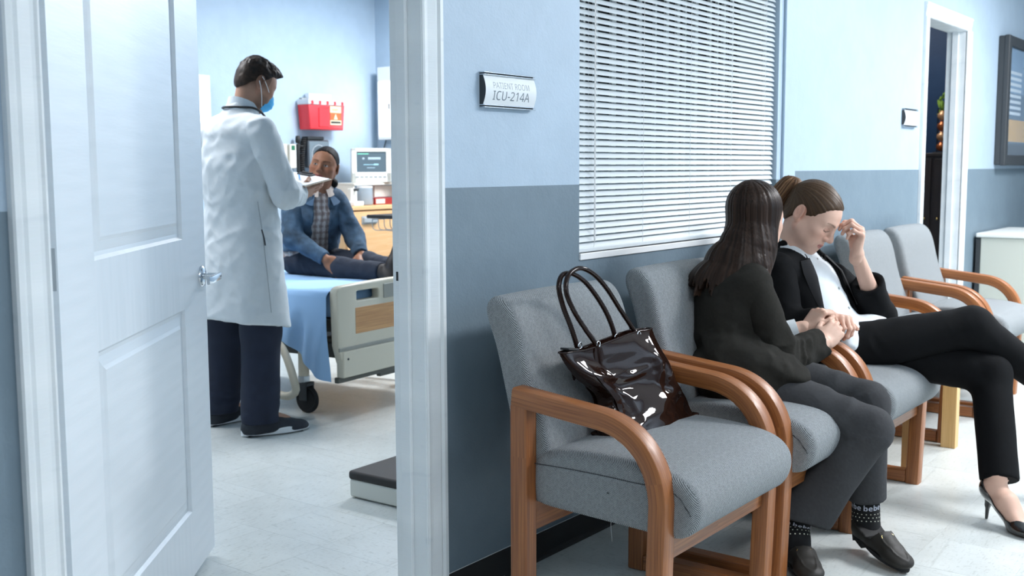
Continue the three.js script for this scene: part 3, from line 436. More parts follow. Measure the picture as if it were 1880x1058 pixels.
// ------------------------------------------------------------------ patient room: bed
const bedCream = std(0xdad2bd, 0.42), bedGrey = std(0x9b9a90, 0.5), bedDark = std(0x55564f, 0.55);
{
  // base at the middle of the foot end; local x across the bed, z towards the foot, bed runs to -z
  const t = thing('hospital_bed', 'cream hospital bed with a wood-inlaid footboard and the patient sitting on it', 'bed', [4.335, 0, -2.02], 0.09);
  const fb = new THREE.Group(); fb.name = 'footboard'; t.add(fb);
  const W = 0.5; const s = new THREE.Shape(); s.moveTo(-W + 0.04, 0.29); s.lineTo(-W + 0.01, 0.38); s.lineTo(-W, 0.645); s.quadraticCurveTo(-W + 0.005, 0.68, -W + 0.05, 0.683); s.quadraticCurveTo(0, 0.70, W - 0.05, 0.683); s.quadraticCurveTo(W - 0.005, 0.68, W, 0.645); s.lineTo(W - 0.01, 0.38); s.lineTo(W - 0.04, 0.29); s.closePath();
  const hole = (x0, x1, y0, y1, r) => { const h = new THREE.Path(); h.moveTo(x0 + r, y0); h.lineTo(x1 - r, y0); h.quadraticCurveTo(x1, y0, x1, y0 + r); h.lineTo(x1, y1 - r); h.quadraticCurveTo(x1, y1, x1 - r, y1); h.lineTo(x0 + r, y1); h.quadraticCurveTo(x0, y1, x0, y1 - r); h.lineTo(x0, y0 + r); h.quadraticCurveTo(x0, y0, x0 + r, y0); return h; };
  s.holes.push(hole(-0.345, -0.165, 0.60, 0.65, 0.012), hole(0.165, 0.345, 0.60, 0.65, 0.012));
  const g = new THREE.ExtrudeGeometry(s, { depth: 0.036, bevelEnabled: true, bevelSize: 0.008, bevelThickness: 0.008, bevelOffset: -0.008, bevelSegments: 3, curveSegments: 8 }); g.translate(0, 0, -0.018);
  part('board', toCreasedNormals(g, 0.6), bedCream, fb);
  part('wood_inlay', rbox(-0.36, 0.36, 0.43, 0.565, 0.02, 0.028, 0.003, 0), M.redOak, fb);
  part('bumper_groove', rbox(-W + 0.01, W - 0.01, 0.352, 0.372, 0.018, 0.030, 0.004), bedGrey, fb);
  part('lower_panel', rbox(-W + 0.035, W - 0.035, 0.215, 0.352, -0.018, 0.032, 0.008), bedCream, fb);
  const ctl = part('control_pod', rbox(-0.13, 0.13, 0.592, 0.668, 0.02, 0.031, 0.004), bedGrey, fb);
  part('control_label', rbox(-0.03, 0.12, 0.60, 0.66, 0.030, 0.0325, 0.001), std(0xb8b8ae, 0.5), ctl);
  { const lt = canvasTex(256, 96, (c, w, h) => { c.fillStyle = '#bdbdb3'; c.fillRect(0, 0, w, h); c.fillStyle = '#3a3c3c'; c.font = 'bold 26px sans-serif'; c.fillText('HILL-ROM', 20, 34); c.fillStyle = '#6d7070'; for (let i = 0; i < 3; i++) c.fillRect(20, 48 + i * 13, 150 - i * 20, 5); }); part('control_text', gridSurf((u, v) => V(-0.028 + u * 0.146, 0.602 + v * 0.056, 0.0328), 1, 1), new THREE.MeshStandardMaterial({ map: lt, roughness: 0.5, side: THREE.DoubleSide }), ctl); }
  for (const [x, y] of [[-0.455, 0.61], [0.455, 0.61], [-0.43, 0.31], [0.43, 0.31]]) part('screw', new THREE.CylinderGeometry(0.006, 0.006, 0.004, 10).rotateX(Math.PI / 2).translate(x, y, y > 0.5 ? 0.019 : 0.033), M.darkGrey, fb);
  // mattress and deck
  const mg = new RoundedBoxGeometry(0.93, 0.14, 2.02, 5, 0.05); mg.translate(0, 0.585, -1.05); part('mattress', boxUV(mg), std(0x98bde2, 0.85), t);
  part('deck', rbox(-0.44, 0.44, 0.44, 0.51, -2.08, -0.04, 0.01), bedDark, t);
  part('under_frame', [rbox(-0.40, -0.34, 0.30, 0.38, -2.0, -0.06, 0.008), rbox(0.34, 0.40, 0.30, 0.38, -2.0, -0.06, 0.008), rbox(-0.40, 0.40, 0.30, 0.37, -0.32, -0.26, 0.006), rbox(-0.40, 0.40, 0.30, 0.37, -1.82, -1.76, 0.006), rbox(-0.32, -0.26, 0.36, 0.45, -1.5, -1.0, 0.006), rbox(0.26, 0.32, 0.36, 0.45, -1.5, -1.0, 0.006), rbox(-0.47, 0.47, 0.185, 0.215, -0.03, 0.0, 0.006), rbox(-0.12, 0.5, 0.165, 0.195, -0.04, -0.01, 0.006)], bedDark, t);
  const hb = new THREE.Shape(); hb.moveTo(-W, 0.4); hb.lineTo(-W, 0.98); hb.quadraticCurveTo(-W, 1.04, -W + 0.06, 1.04); hb.lineTo(W - 0.06, 1.04); hb.quadraticCurveTo(W, 1.04, W, 0.98); hb.lineTo(W, 0.4); hb.closePath();
  part('headboard', new THREE.ExtrudeGeometry(hb, { depth: 0.03, bevelEnabled: true, bevelSize: 0.006, bevelThickness: 0.006, bevelSegments: 2 }).translate(0, 0, -2.12), bedCream, t);
  const tyre = new THREE.TorusGeometry(0.062, 0.013, 12, 28).rotateY(Math.PI / 2), hub = new THREE.CylinderGeometry(0.055, 0.055, 0.026, 22).rotateZ(Math.PI / 2);
  for (const [sx, z] of [[-1, -0.27], [1, -0.27], [-1, -1.9], [1, -1.9]]) {
    const c = new THREE.Group(); c.name = 'caster'; c.position.set(sx * 0.43, 0, z); t.add(c);
    part('wheel', [tyre.clone().translate(0, 0.075, 0.02), hub.clone().translate(0, 0.075, 0.02)], M.rubber, c); part('fork', [rbox(-0.03, 0.03, 0.145, 0.165, -0.035, 0.045, 0.004), rbox(-0.032, -0.024, 0.07, 0.155, -0.01, 0.04, 0.003), rbox(0.024, 0.032, 0.07, 0.155, -0.01, 0.04, 0.003)], M.darkGrey, c);
    part('stem', [cyl(0.028, 0.028, 0.17).translate(0, 0.265, 0)], bedCream, c); part('collar', cyl(0.03, 0.03, 0.045).translate(0, 0.175, 0), M.steel, c);
  }
  // lowered side rails: open D-shaped hoops hanging outside the frame
  for (const sx of [-1, 1]) {
    const x = sx * 0.545, pts = [[x, 0.395, -0.80], [x, 0.397, -0.50], [x, 0.388, -0.37], [x, 0.355, -0.31], [x + sx * 0.02, 0.20, -0.215], [x + sx * 0.02, 0.145, -0.205], [x + sx * 0.02, 0.115, -0.25], [x + sx * 0.02, 0.118, -0.36], [x, 0.17, -0.80]];
    part('side_rail', [new THREE.TubeGeometry(new THREE.CatmullRomCurve3(pts.map((p) => V(...p)), false, 'centripetal'), 70, 0.021, 12), tube([[x, 0.41, -0.56], [x, 0.29, -0.54], [x + sx * 0.01, 0.145, -0.50]], 0.018, 16, 10), tube([[x, 0.41, -0.49], [x, 0.30, -0.47], [x, 0.22, -0.42], [x + sx * 0.01, 0.13, -0.40]], 0.012, 16, 8), rbox(Math.min(x, x - sx * 0.12), Math.max(x, x - sx * 0.12), 0.39, 0.41, -0.9, -0.86, 0.004), rbox(Math.min(x, x - sx * 0.12), Math.max(x, x - sx * 0.12), 0.35, 0.37, -0.62, -0.58, 0.004)], bedCream, t);
  }
  part('foot_pedal', [tube([[0.12, 0.2, -0.02], [0.12, 0.17, 0.0], [0.12, 0.13, 0.0]], 0.006, 10, 6), rbox(0.33, 0.46, 0.155, 0.175, 0.0, 0.05, 0.004)], M.steel, t);
}
{ // sheet: lies on the mattress and hangs over the near side
  const t = thing('bed_sheet', 'light blue bed sheet draped over the near side of the hospital bed', 'sheet', [4.335, 0, -2.02], 0.09);
  const top = 0.6575; const g = gridSurf((u, v) => { // u across: from the far edge over the mattress, down the near side; v along
    const z = lerp(-2.0, -0.024, v), across = 0.455 + 0.475, L = across + 0.36, s = u * L; const corner = smooth(v, 0.80, 1.0);
    const wr = (fbm(s * 7, z * 5, 3) - 0.5); let x, y;
    if (s < across) { x = 0.455 - s; y = top + 0.004 + 0.006 * wr + 0.004 * Math.sin(z * 21 + s * 4) * smooth(s, 0.3, 0.9); }
    else { const h = s - across, drop = h * (0.64 + 0.62 * corner + 0.05 * Math.sin(z * 9)); const r = 0.045; const q = Math.min(1, h / 0.07); x = -0.475 - r * Math.sin(q * 1.57) - 0.006 + (0.018 * Math.sin(z * 26 + h * 4) + 0.010 * Math.sin(z * 61 + h * 9) + 0.016 * wr) * smooth(h, 0.05, 0.25); y = top + 0.004 - (q < 1 ? r * (1 - Math.cos(q * 1.57)) : r + (drop - 0.05 * 0.6)); }
    return V(x, y, z);
  }, 90, 130, (u, v) => [u * 1.3, v * 2]);
  const m = new THREE.MeshPhysicalMaterial({ color: 0x98bde2, roughness: 0.9, sheen: 0.2, sheenRoughness: 0.6, side: THREE.DoubleSide, bumpMap: M.weave, bumpScale: 0.0004 }); part('cloth', g, m, t); t.children[0].name = 'cloth';
}
// ------------------------------------------------------------------ wall equipment
{
  const t = thing('sharps_container', 'red sharps disposal box with a clear lid and warning label on the room wall', 'sharps box', [5.925, 1.565, -4.3]); t.scale.x = 0.88;
  const red = phys(0xd8262e, 0.4, { clearcoat: 0.3 }), clear = phys(0xe9eef2, 0.25, { transmission: 0.35, thickness: 0 });
  const prof = new THREE.Shape(); prof.moveTo(-0.195, 0); prof.lineTo(0.195, 0); prof.lineTo(0.215, 0.19); prof.lineTo(-0.215, 0.19); prof.closePath();
  part('bin', toCreasedNormals(new THREE.ExtrudeGeometry(prof, { depth: 0.10, bevelEnabled: true, bevelSize: 0.012, bevelThickness: 0.012, bevelOffset: -0.012, bevelSegments: 3 }).translate(0, 0, 0.02), 0.5), red, t);
  part('front_panel', rbox(-0.10, 0.02, 0.02, 0.165, 0.128, 0.138, 0.006), red, t);
  part('lid', [rbox(-0.222, 0.222, 0.185, 0.225, 0.012, 0.14, 0.008), rbox(-0.13, 0.14, 0.22, 0.275, 0.015, 0.06, 0.008)], clear, t);
  for (let i = 0; i < 5; i++) part('lid_tab', rbox(-0.19 + i * 0.088, -0.165 + i * 0.088, 0.188, 0.215, 0.138, 0.144, 0.002), red, t);
  const lt = canvasTex(256, 256, (c, w, h) => { c.fillStyle = '#e8d9a8'; c.fillRect(0, 0, w, 90); c.fillStyle = '#6a5a3a'; c.font = 'bold 40px sans-serif'; c.fillText('SHARPS', 40, 62); c.fillStyle = '#ef5f2a'; c.fillRect(0, 92, w, 100); c.fillStyle = '#ffd9b0'; c.beginPath(); c.moveTo(128, 102); c.lineTo(172, 180); c.lineTo(84, 180); c.fill(); c.fillStyle = '#efe2b4'; c.fillRect(0, 194, w, 62); c.fillStyle = '#202020'; c.fillRect(12, 208, w - 24, 30); });
  part('warning_label', gridSurf((u, v) => V(0.035 + u * 0.13, 0.04 + v * 0.14, 0.1335), 1, 1), new THREE.MeshStandardMaterial({ map: lt, roughness: 0.5, side: THREE.DoubleSide }), t);
  part('wall_bracket', box(-0.18, 0.18, 0.02, 0.24, 0, 0.03), M.plasticGrey, t);
}
{
  const t = thing('pressure_gauge', 'square dial blood pressure gauge with a black coiled hose on the wall', 'gauge', [5.90, 1.30, -4.3]);
  part('housing', [rbox(-0.11, 0.11, -0.02, 0.19, 0.01, 0.06, 0.012)], std(0x42484e, 0.4), t);
  const dt = canvasTex(256, 256, (c, w, h) => { c.fillStyle = '#6a7880'; c.fillRect(0, 0, w, h); c.fillStyle = '#4c575e'; c.beginPath(); c.arc(128, 128, 104, 0, 7); c.fill(); c.strokeStyle = '#dfe6ea'; c.lineWidth = 5; for (let i = 0; i < 40; i++) { const a = (i / 40) * 6.283; c.beginPath(); c.moveTo(128 + 84 * Math.cos(a), 128 + 84 * Math.sin(a)); c.lineTo(128 + 100 * Math.cos(a), 128 + 100 * Math.sin(a)); c.stroke(); } c.beginPath(); c.moveTo(128, 128); c.lineTo(80, 180); c.stroke(); });
  part('dial', gridSurf((u, v) => V(-0.098 + u * 0.196, -0.008 + v * 0.186, 0.0615), 1, 1), new THREE.MeshPhysicalMaterial({ map: dt, roughness: 0.3, clearcoat: 0.6, side: THREE.DoubleSide }), t);
  part('needle', rbox(-0.002, 0.002, 0.02, 0.085, 0.0618, 0.064, 0.0008), M.white, t);
  const coil = []; for (let i = 0; i <= 160; i++) { const s = i / 160, a = i * 0.9, y = lerp(0.2, -0.17, s), x = -0.125 - 0.03 * Math.sin(s * 3.1); coil.push(V(x + 0.016 * Math.cos(a), y, 0.035 + 0.016 * Math.sin(a))); }
  part('coiled_hose', new THREE.TubeGeometry(new THREE.CatmullRomCurve3(coil), 480, 0.007, 6), M.rubber, t);
  part('cuff', rbox(-0.13, 0.03, -0.19, -0.06, 0.0, 0.06, 0.02), std(0x22282c, 0.8), t); part('cuff_strap', rbox(-0.12, 0.05, 0.19, 0.215, 0.0, 0.07, 0.008), std(0x22282c, 0.8), t);
}
{
  const t = thing('otoscope_station', 'cream wall station with two instrument handles and a green indicator', 'medical instrument', [5.62, 1.275, -4.3]);
  part('panel', rbox(-0.10, -0.02, 0.0, 0.18, 0.0, 0.045, 0.006), M.plasticCream, t); part('charger', rbox(-0.01, 0.052, 0.0, 0.18, 0.0, 0.06, 0.006), M.plasticCream, t);
  part('indicator', rbox(0.004, 0.036, 0.135, 0.17, 0.058, 0.063, 0.002), std(0x1c6a4c, 0.4), t);
  for (const x of [-0.115, 0.078]) { const h = part('handle', [new THREE.LatheGeometry([[0, -0.16], [0.009, -0.158], [0.013, -0.1], [0.012, 0.0], [0.014, 0.10], [0.0, 0.104]].map((p) => new THREE.Vector2(...p)), 16).translate(x, 0.08, 0.05)], M.black, t); part('head', [new THREE.LatheGeometry([[0, 0], [0.017, 0.004], [0.02, 0.03], [0.016, 0.055], [0, 0.06]].map((p) => new THREE.Vector2(...p)), 16).translate(x, 0.185, 0.05), between(V(x, 0.17, 0.05), V(x + 0.04, 0.165, 0.055), 0.006, 0.009)], M.black, h); }
  const coil = []; for (let i = 0; i <= 120; i++) { const s = i / 120, a = i * 0.9; coil.push(V(0.078 + 0.010 * Math.cos(a), lerp(-0.07, -0.3, s), 0.04 + 0.010 * Math.sin(a))); } part('coiled_cord', new THREE.TubeGeometry(new THREE.CatmullRomCurve3(coil), 300, 0.004, 5), M.black, t);
}
function glowBox(label, pos, turn, w, h, power) {   // x-ray light box on a wall; local z out of the wall
  const t = thing('light_box', label, 'light box', pos, turn);
  part('housing', [rbox(0, w, 0, 0.03, 0, 0.09, 0.006), rbox(0, w, h - 0.11, h, 0, 0.09, 0.006), rbox(0, 0.012, 0.03, h - 0.11, 0, 0.09, 0.004), rbox(w - 0.012, w, 0.03, h - 0.11, 0, 0.09, 0.004), box(0.005, w - 0.005, 0.01, h - 0.01, 0, 0.05)], M.white, t);
  part('viewing_screen', box(0.012, w - 0.012, 0.03, h - 0.11, 0.05, 0.08), new THREE.MeshStandardMaterial({ color: 0xffffff, emissive: 0xf4faff, emissiveIntensity: 1.1, roughness: 0.4 }), t);
  part('film_clip', rbox(w * 0.25, w * 0.25 + 0.012, h * 0.42, h * 0.5, 0.08, 0.086, 0.002), M.darkGrey, t); part('switch', rbox(w * 0.3, w * 0.5, h, h + 0.03, 0.03, 0.06, 0.004), M.darkGrey, t);
  const l = new THREE.RectAreaLight(0xf2f8ff, power, w - 0.03, h - 0.16); l.name = 'light_box_glow'; const c = V(w / 2, h / 2 - 0.04, 0.084).applyAxisAngle(V(0, 1, 0), turn).add(V(...pos)), n = V(0, 0, 1).applyAxisAngle(V(0, 1, 0), turn); l.position.copy(c); l.lookAt(c.clone().add(n)); scene.add(l);
  return t;
}
{ const t = glowBox('glowing white light box on the side wall above the patient monitors', [6.6, 1.5, -4.2], -Math.PI / 2, 0.45, 0.575, 0.6); part('power_cord', tube([[0.02, 0.02, 0.01], [-0.01, -0.06, 0.012], [-0.03, -0.15, 0.02], [-0.05, -0.3, 0.03]], 0.004, 20, 6), M.darkGrey, t); }
glowBox('glowing light box on the back wall just behind the doctor', [4.46, 1.55, -4.3], 0, 0.42, 0.36, 0.6);
// ------------------------------------------------------------------ maple cabinet with monitors
{
  const t = thing('bedside_cabinet', 'maple medical cabinet with a grey pull handle below the patient monitors', 'cabinet', [6.13, 0, -3.76]);
  part('carcass', rbox(-0.42, 0.42, 0.08, 0.965, -0.5, -0.022, 0.004, 1), M.maple, t); part('cabinet_top', rbox(-0.435, 0.435, 0.965, 0.995, -0.52, 0.008, 0.006, 0), M.maple, t); part('plinth', box(-0.4, 0.4, 0, 0.08, -0.48, -0.06), M.darkGrey, t);
  const bow = (x0, x1, y) => rbox(x0, x1, y, y + 0.045, 0.0, 0.026, 0.01);
  const d = part('drawer', rbox(-0.415, 0.415, 0.605, 0.955, -0.022, 0.0, 0.005, 0), M.maple, t); part('handle', [bow(-0.265, -0.12, 0.868), rbox(-0.272, -0.113, 0.86, 0.92, 0.0, 0.006, 0.002)], M.plasticGrey, d);
  for (const x of [-0.415, 0.004]) { const q = part('door', rbox(x, x + 0.411, 0.09, 0.595, -0.022, 0.0, 0.005, 1), M.maple, t); part('handle', rbox(x < 0 ? x + 0.36 : x + 0.03, x < 0 ? x + 0.38 : x + 0.05, 0.36, 0.5, 0, 0.026, 0.006), M.plasticGrey, q); }
}
function monitor(label, x, y, z, w, h, turn, print) {
  const t = thing('patient_monitor', label, 'monitor', [x, y, z], turn);
  const beige = std(0xe6e8e2, 0.4), b = 0.028, sy0 = h * 0.30, sy1 = h - b, sx0 = -w / 2 + w * 0.13, sx1 = w / 2 - w * 0.13;
  part('housing', [rbox(-w / 2, w / 2, 0, h, -0.12, -0.008, 0.012), rbox(-w / 2, w / 2, 0, sy0, -0.02, 0.006, 0.006), rbox(-w / 2, w / 2, sy1, h, -0.02, 0.006, 0.006), rbox(-w / 2, sx0, 0, h, -0.02, 0.006, 0.006), rbox(sx1, w / 2, 0, h, -0.02, 0.006, 0.006)], beige, t);
  const st = canvasTex(256, 192, print); part('screen', gridSurf((u, v) => V(lerp(sx0, sx1, u), lerp(sy0, sy1, v), -0.004), 1, 1), new THREE.MeshPhysicalMaterial({ map: st, roughness: 0.2, clearcoat: 0.6, emissive: 0xffffff, emissiveMap: st, emissiveIntensity: 0.12, side: THREE.DoubleSide }), t);
  const keys = []; for (let i = 0; i < 7; i++) keys.push(rbox(-w / 2 + w * (0.1 + i * 0.115), -w / 2 + w * (0.18 + i * 0.115), sy0 * 0.45, sy0 * 0.62, 0.006, 0.009, 0.001)); for (const q of keys) part('key', q, M.plasticGrey, t);
  return t;
}
monitor('cream patient monitor with a grey screen on the maple cabinet', 6.19, 1.165, -3.97, 0.305, 0.262, -0.72, (c, w, h) => { c.fillStyle = '#56656e'; c.fillRect(0, 0, w, h); c.fillStyle = '#7fd0b4'; c.fillRect(10, 14, 96, 9); c.fillStyle = '#a9bcc6'; c.fillRect(100, 50, 110, 22); c.beginPath(); c.arc(60, 62, 10, 0, 7); c.fill(); c.fillStyle = '#9fd0dc'; c.fillRect(60, 118, 110, 5); c.fillRect(150, 112, 40, 14); c.fillStyle = '#93a9b4'; c.fillRect(90, 146, 70, 8); });
monitor('second patient monitor with a black screen at the door frame edge', 6.40, 1.165, -3.715, 0.24, 0.265, -0.72, (c, w, h) => { c.fillStyle = '#12161a'; c.fillRect(0, 0, w, h); c.strokeStyle = '#3fae7c'; c.lineWidth = 3; c.beginPath(); for (let x = 0; x < w; x += 4) c.lineTo(x, 60 + (x % 64 < 8 ? -26 : 0)); c.stroke(); });
{
  const t = thing('instrument_rack', 'open rack of small medical supplies under the monitors with a red box', 'rack', [6.2, 0.995, -3.95]);
  part('shelf', [rbox(-0.26, 0.42, 0.15, 0.168, -0.15, 0.04, 0.003), rbox(-0.26, -0.245, 0, 0.15, -0.15, 0.03, 0.002), rbox(0.40, 0.42, 0, 0.15, -0.15, 0.03, 0.002)], M.plasticCream, t);
  part('grey_module', rbox(0.0, 0.21, 0.055, 0.145, -0.14, 0.0, 0.005), M.plasticCream, t);
  const k = thing('supply_box', 'small dark red box on the cabinet below the monitor', 'box', [6.31, 0.995, -3.93]); part('carton', rbox(-0.17, 0.07, 0, 0.052, -0.06, 0.04, 0.003), std(0x9c2f2c, 0.5), k); part('carton_label', rbox(-0.16, -0.06, 0.008, 0.044, 0.04, 0.0415, 0.0005), M.plasticCream, k);
  const j = thing('plastic_jar', 'clear plastic jar standing on the cabinet under the monitor', 'jar', [6.02, 0.995, -3.88]); part('jar_body', new THREE.LatheGeometry([[0, 0.002], [0.058, 0.002], [0.062, 0.008], [0.062, 0.125], [0.055, 0.132], [0.053, 0.13], [0.058, 0.12], [0.058, 0.012], [0, 0.008]].map((p) => new THREE.Vector2(...p)), 28), phys(0xdfe8ee, 0.1, { transmission: 0.7, thickness: 0 }), j); part('lid', cyl(0.06, 0.06, 0.012, 28).translate(0, 0.138, 0), M.white, j);
  const c2 = thing('dispenser_cup', 'small white dispenser at the cabinet edge beside the patient', 'dispenser', [5.87, 0.995, -3.84]); part('cup', rbox(-0.05, 0.05, 0, 0.035, -0.05, 0.05, 0.008), M.white, c2); part('column', rbox(-0.035, 0.03, 0.035, 0.13, -0.04, 0.0, 0.006), M.plasticCream, c2); part('nozzle', between(V(0, 0.12, 0), V(0, 0.12, 0.04), 0.01, 0.008), M.darkGrey, c2);
}
{ // wire basket and black shelf of a rolling stand, cut by the door frame
  const t = thing('rolling_stand', 'wheeled equipment stand with a black tray and wire basket behind the door frame', 'stand', [5.95, 0, -3.28]);
  part('pole', between(V(0, 0.1, 0), V(0, 1.25, 0), 0.016), M.steel, t); part('tray', rbox(-0.39, 0.2, 0.925, 0.95, -0.14, 0.14, 0.008), M.black, t);
  const wires = []; for (let i = 0; i <= 8; i++) { const x = -0.35 + i * 0.06; wires.push(tube([[x, 0.92, 0.12], [x, 0.85, 0.11], [x, 0.845, 0.0], [x, 0.85, -0.11], [x, 0.92, -0.12]], 0.003, 20, 5)); } for (const [y, z] of [[0.915, 0.12], [0.88, 0.114], [0.915, -0.12]]) wires.push(between(V(-0.35, y, z), V(0.13, y, z), 0.003)); part('basket', wires, M.steel, t);
  part('cable', tube([[-0.3, 0.95, 0.05], [-0.29, 1.03, 0.06], [-0.2, 1.06, 0.05], [-0.15, 0.98, 0.04], [-0.1, 0.952, 0.05]], 0.005, 30, 6), M.plasticGrey, t);
  for (let i = 0; i < 5; i++) { const a = i * 1.2566; part('base_arm', between(V(0, 0.11, 0), V(0.27 * Math.cos(a), 0.075, 0.27 * Math.sin(a)), 0.018, 0.012), M.darkGrey, t); }
  for (let i = 0; i < 5; i++) { const a = i * 1.2566; part('caster', new THREE.CylinderGeometry(0.03, 0.03, 0.022, 18).rotateZ(Math.PI / 2).translate(0.27 * Math.cos(a), 0.031, 0.27 * Math.sin(a)), M.rubber, t); }
}
{
  const t = thing('floor_scale', 'low floor scale with a black mat and pale base just inside the doorway', 'scale', [3.17, 0, -0.79], 0.02);
  part('base', rbox(-0.215, 0.215, 0.004, 0.075, -0.2, 0.2, 0.01), std(0xd2d2c8, 0.45), t); part('platform_mat', rbox(-0.218, 0.218, 0.072, 0.108, -0.203, 0.203, 0.012), std(0x2a2827, 0.7), t);
  for (const a of [-1, 1]) for (const b of [-1, 1]) part('foot', cyl(0.02, 0.02, 0.008).translate(a * 0.17, 0.004, b * 0.16), M.rubber, t);
}
// ------------------------------------------------------------------ figures: fields of smoothly joined shapes, meshed by surface nets
const smin = (a, b, k) => { if (k <= 0) return Math.min(a, b); const h = Math.max(k - Math.abs(a - b), 0) / k; return Math.min(a, b) - h * h * k * 0.25; };
const smax = (a, b, k) => -smin(-a, -b, k);
const arr = (p) => (p.isVector3 ? [p.x, p.y, p.z] : p);
function capP(a, b, ra, rb = ra, k = 0.02) {   // tapered capsule
  a = arr(a); b = arr(b); const [ax, ay, az] = a, dx = b[0] - ax, dy = b[1] - ay, dz = b[2] - az, l2 = dx * dx + dy * dy + dz * dz + 1e-12;
  return { k, op: 1, c: [(ax + b[0]) / 2, (ay + b[1]) / 2, (az + b[2]) / 2], r: Math.sqrt(l2) / 2 + Math.max(ra, rb), d: (x, y, z) => { const px = x - ax, py = y - ay, pz = z - az; let h = (px * dx + py * dy + pz * dz) / l2; h = h < 0 ? 0 : h > 1 ? 1 : h; const qx = px - dx * h, qy = py - dy * h, qz = pz - dz * h; return Math.sqrt(qx * qx + qy * qy + qz * qz) - (ra + (rb - ra) * h); } };
}
function chainP(pts, radii, k = 0.02) { const o = []; for (let i = 0; i < pts.length - 1; i++) o.push(capP(pts[i], pts[i + 1], radii[i], radii[i + 1], k)); return o; }
function ellP(c, rad, k = 0.02, basis = null) {   // ellipsoid; basis = [X, Y, Z] unit vectors
  const [cx, cy, cz] = arr(c), [rx, ry, rz] = rad, B = basis ? basis.map(arr) : [[1, 0, 0], [0, 1, 0], [0, 0, 1]];
  return { k, op: 1, c: [cx, cy, cz], r: Math.max(rx, ry, rz), d: (x, y, z) => { const px = x - cx, py = y - cy, pz = z - cz; const u = (px * B[0][0] + py * B[0][1] + pz * B[0][2]) / rx, v = (px * B[1][0] + py * B[1][1] + pz * B[1][2]) / ry, w = (px * B[2][0] + py * B[2][1] + pz * B[2][2]) / rz; const k0 = Math.sqrt(u * u + v * v + w * w); if (k0 < 1e-6) return -Math.min(rx, ry, rz); const k1 = Math.sqrt((u / rx) ** 2 + (v / ry) ** 2 + (w / rz) ** 2); return k0 * (k0 - 1) / k1; } };
}
// generalised elliptical cylinder along nodes { c, l (left vector), a (half width), b (half depth) }
function loftP(nodes, k = 0.02, pow = 2) {
  const N = nodes.map((n) => ({ c: arr(n.c), l: arr(n.l), a: n.a, b: n.b, b2: n.b2 ?? n.b })), segs = [];
  for (let i = 0; i < N.length - 1; i++) { const p = N[i].c, q = N[i + 1].c, d = [q[0] - p[0], q[1] - p[1], q[2] - p[2]], L = Math.hypot(...d); segs.push({ p, e: d.map((v) => v / L), L, i }); }
  const frame = (x, y, z) => {   // nearest node frame: {u, w, s, a, b, ax}
    let best = null, bd = 1e9;
    for (const g of segs) {
      const px = x - g.p[0], py = y - g.p[1], pz = z - g.p[2]; const tt = px * g.e[0] + py * g.e[1] + pz * g.e[2]; const t = clamp(tt / g.L, 0, 1), A = N[g.i], B = N[g.i + 1], ax = tt - t * g.L;
      let lx = lerp(A.l[0], B.l[0], t), ly = lerp(A.l[1], B.l[1], t), lz = lerp(A.l[2], B.l[2], t); const de = lx * g.e[0] + ly * g.e[1] + lz * g.e[2]; lx -= de * g.e[0]; ly -= de * g.e[1]; lz -= de * g.e[2]; const ll = Math.hypot(lx, ly, lz); lx /= ll; ly /= ll; lz /= ll;
      const fx = ly * g.e[2] - lz * g.e[1], fy = lz * g.e[0] - lx * g.e[2], fz = lx * g.e[1] - ly * g.e[0];
      const qx = px - g.e[0] * t * g.L, qy = py - g.e[1] * t * g.L, qz = pz - g.e[2] * t * g.L;
      const u = qx * lx + qy * ly + qz * lz, w = qx * fx + qy * fy + qz * fz, a = lerp(A.a, B.a, t), b = w > 0 ? lerp(A.b, B.b, t) : lerp(A.b2, B.b2, t), m = Math.min(a, b);
      const U = Math.abs(u / a), W = Math.abs(w / b), r = pow === 2 ? Math.sqrt(U * U + W * W) : Math.pow(Math.pow(U, pow) + Math.pow(W, pow), 1 / pow); const d = (Math.sqrt(r * r + (ax / m) ** 2) - 1) * m;
      if (d < bd) { bd = d; best = { u, w, s: g.i + t, a, b, ax, d, e: g.e }; }
    }
    return best;
  };
  const lo = [1e9, 1e9, 1e9], hi = [-1e9, -1e9, -1e9]; for (const n of N) for (let j = 0; j < 3; j++) { const m = Math.max(n.a, n.b, n.b2); lo[j] = Math.min(lo[j], n.c[j] - m); hi[j] = Math.max(hi[j], n.c[j] + m); }
  return { k, op: 1, c: lo.map((v, j) => (v + hi[j]) / 2), r: Math.hypot(...lo.map((v, j) => (hi[j] - v) / 2)), d: (x, y, z) => frame(x, y, z).d, frame };
}
const cutP = (d, k = 0.004) => ({ op: 2, k, c: null, d });                 // keep where d < 0
const subP = (p, k = 0.006) => ({ ...p, op: -1, k });                      // take away
const halfP = (n, p, k = 0.004) => { const [a, b, c] = arr(n), l = Math.hypot(a, b, c), q = arr(p), o = (a * q[0] + b * q[1] + c * q[2]) / l; return cutP((x, y, z) => (a * x + b * y + c * z) / l - o, k); };   // keep the side against n
function evalF(list, x, y, z) { let d = 1e3; for (let i = 0; i < list.length; i++) { const p = list[i], v = p.d(x, y, z); d = p.op === 1 ? smin(d, v, p.k) : p.op === 2 ? smax(d, v, p.k) : smax(d, -v, p.k); } return d; }
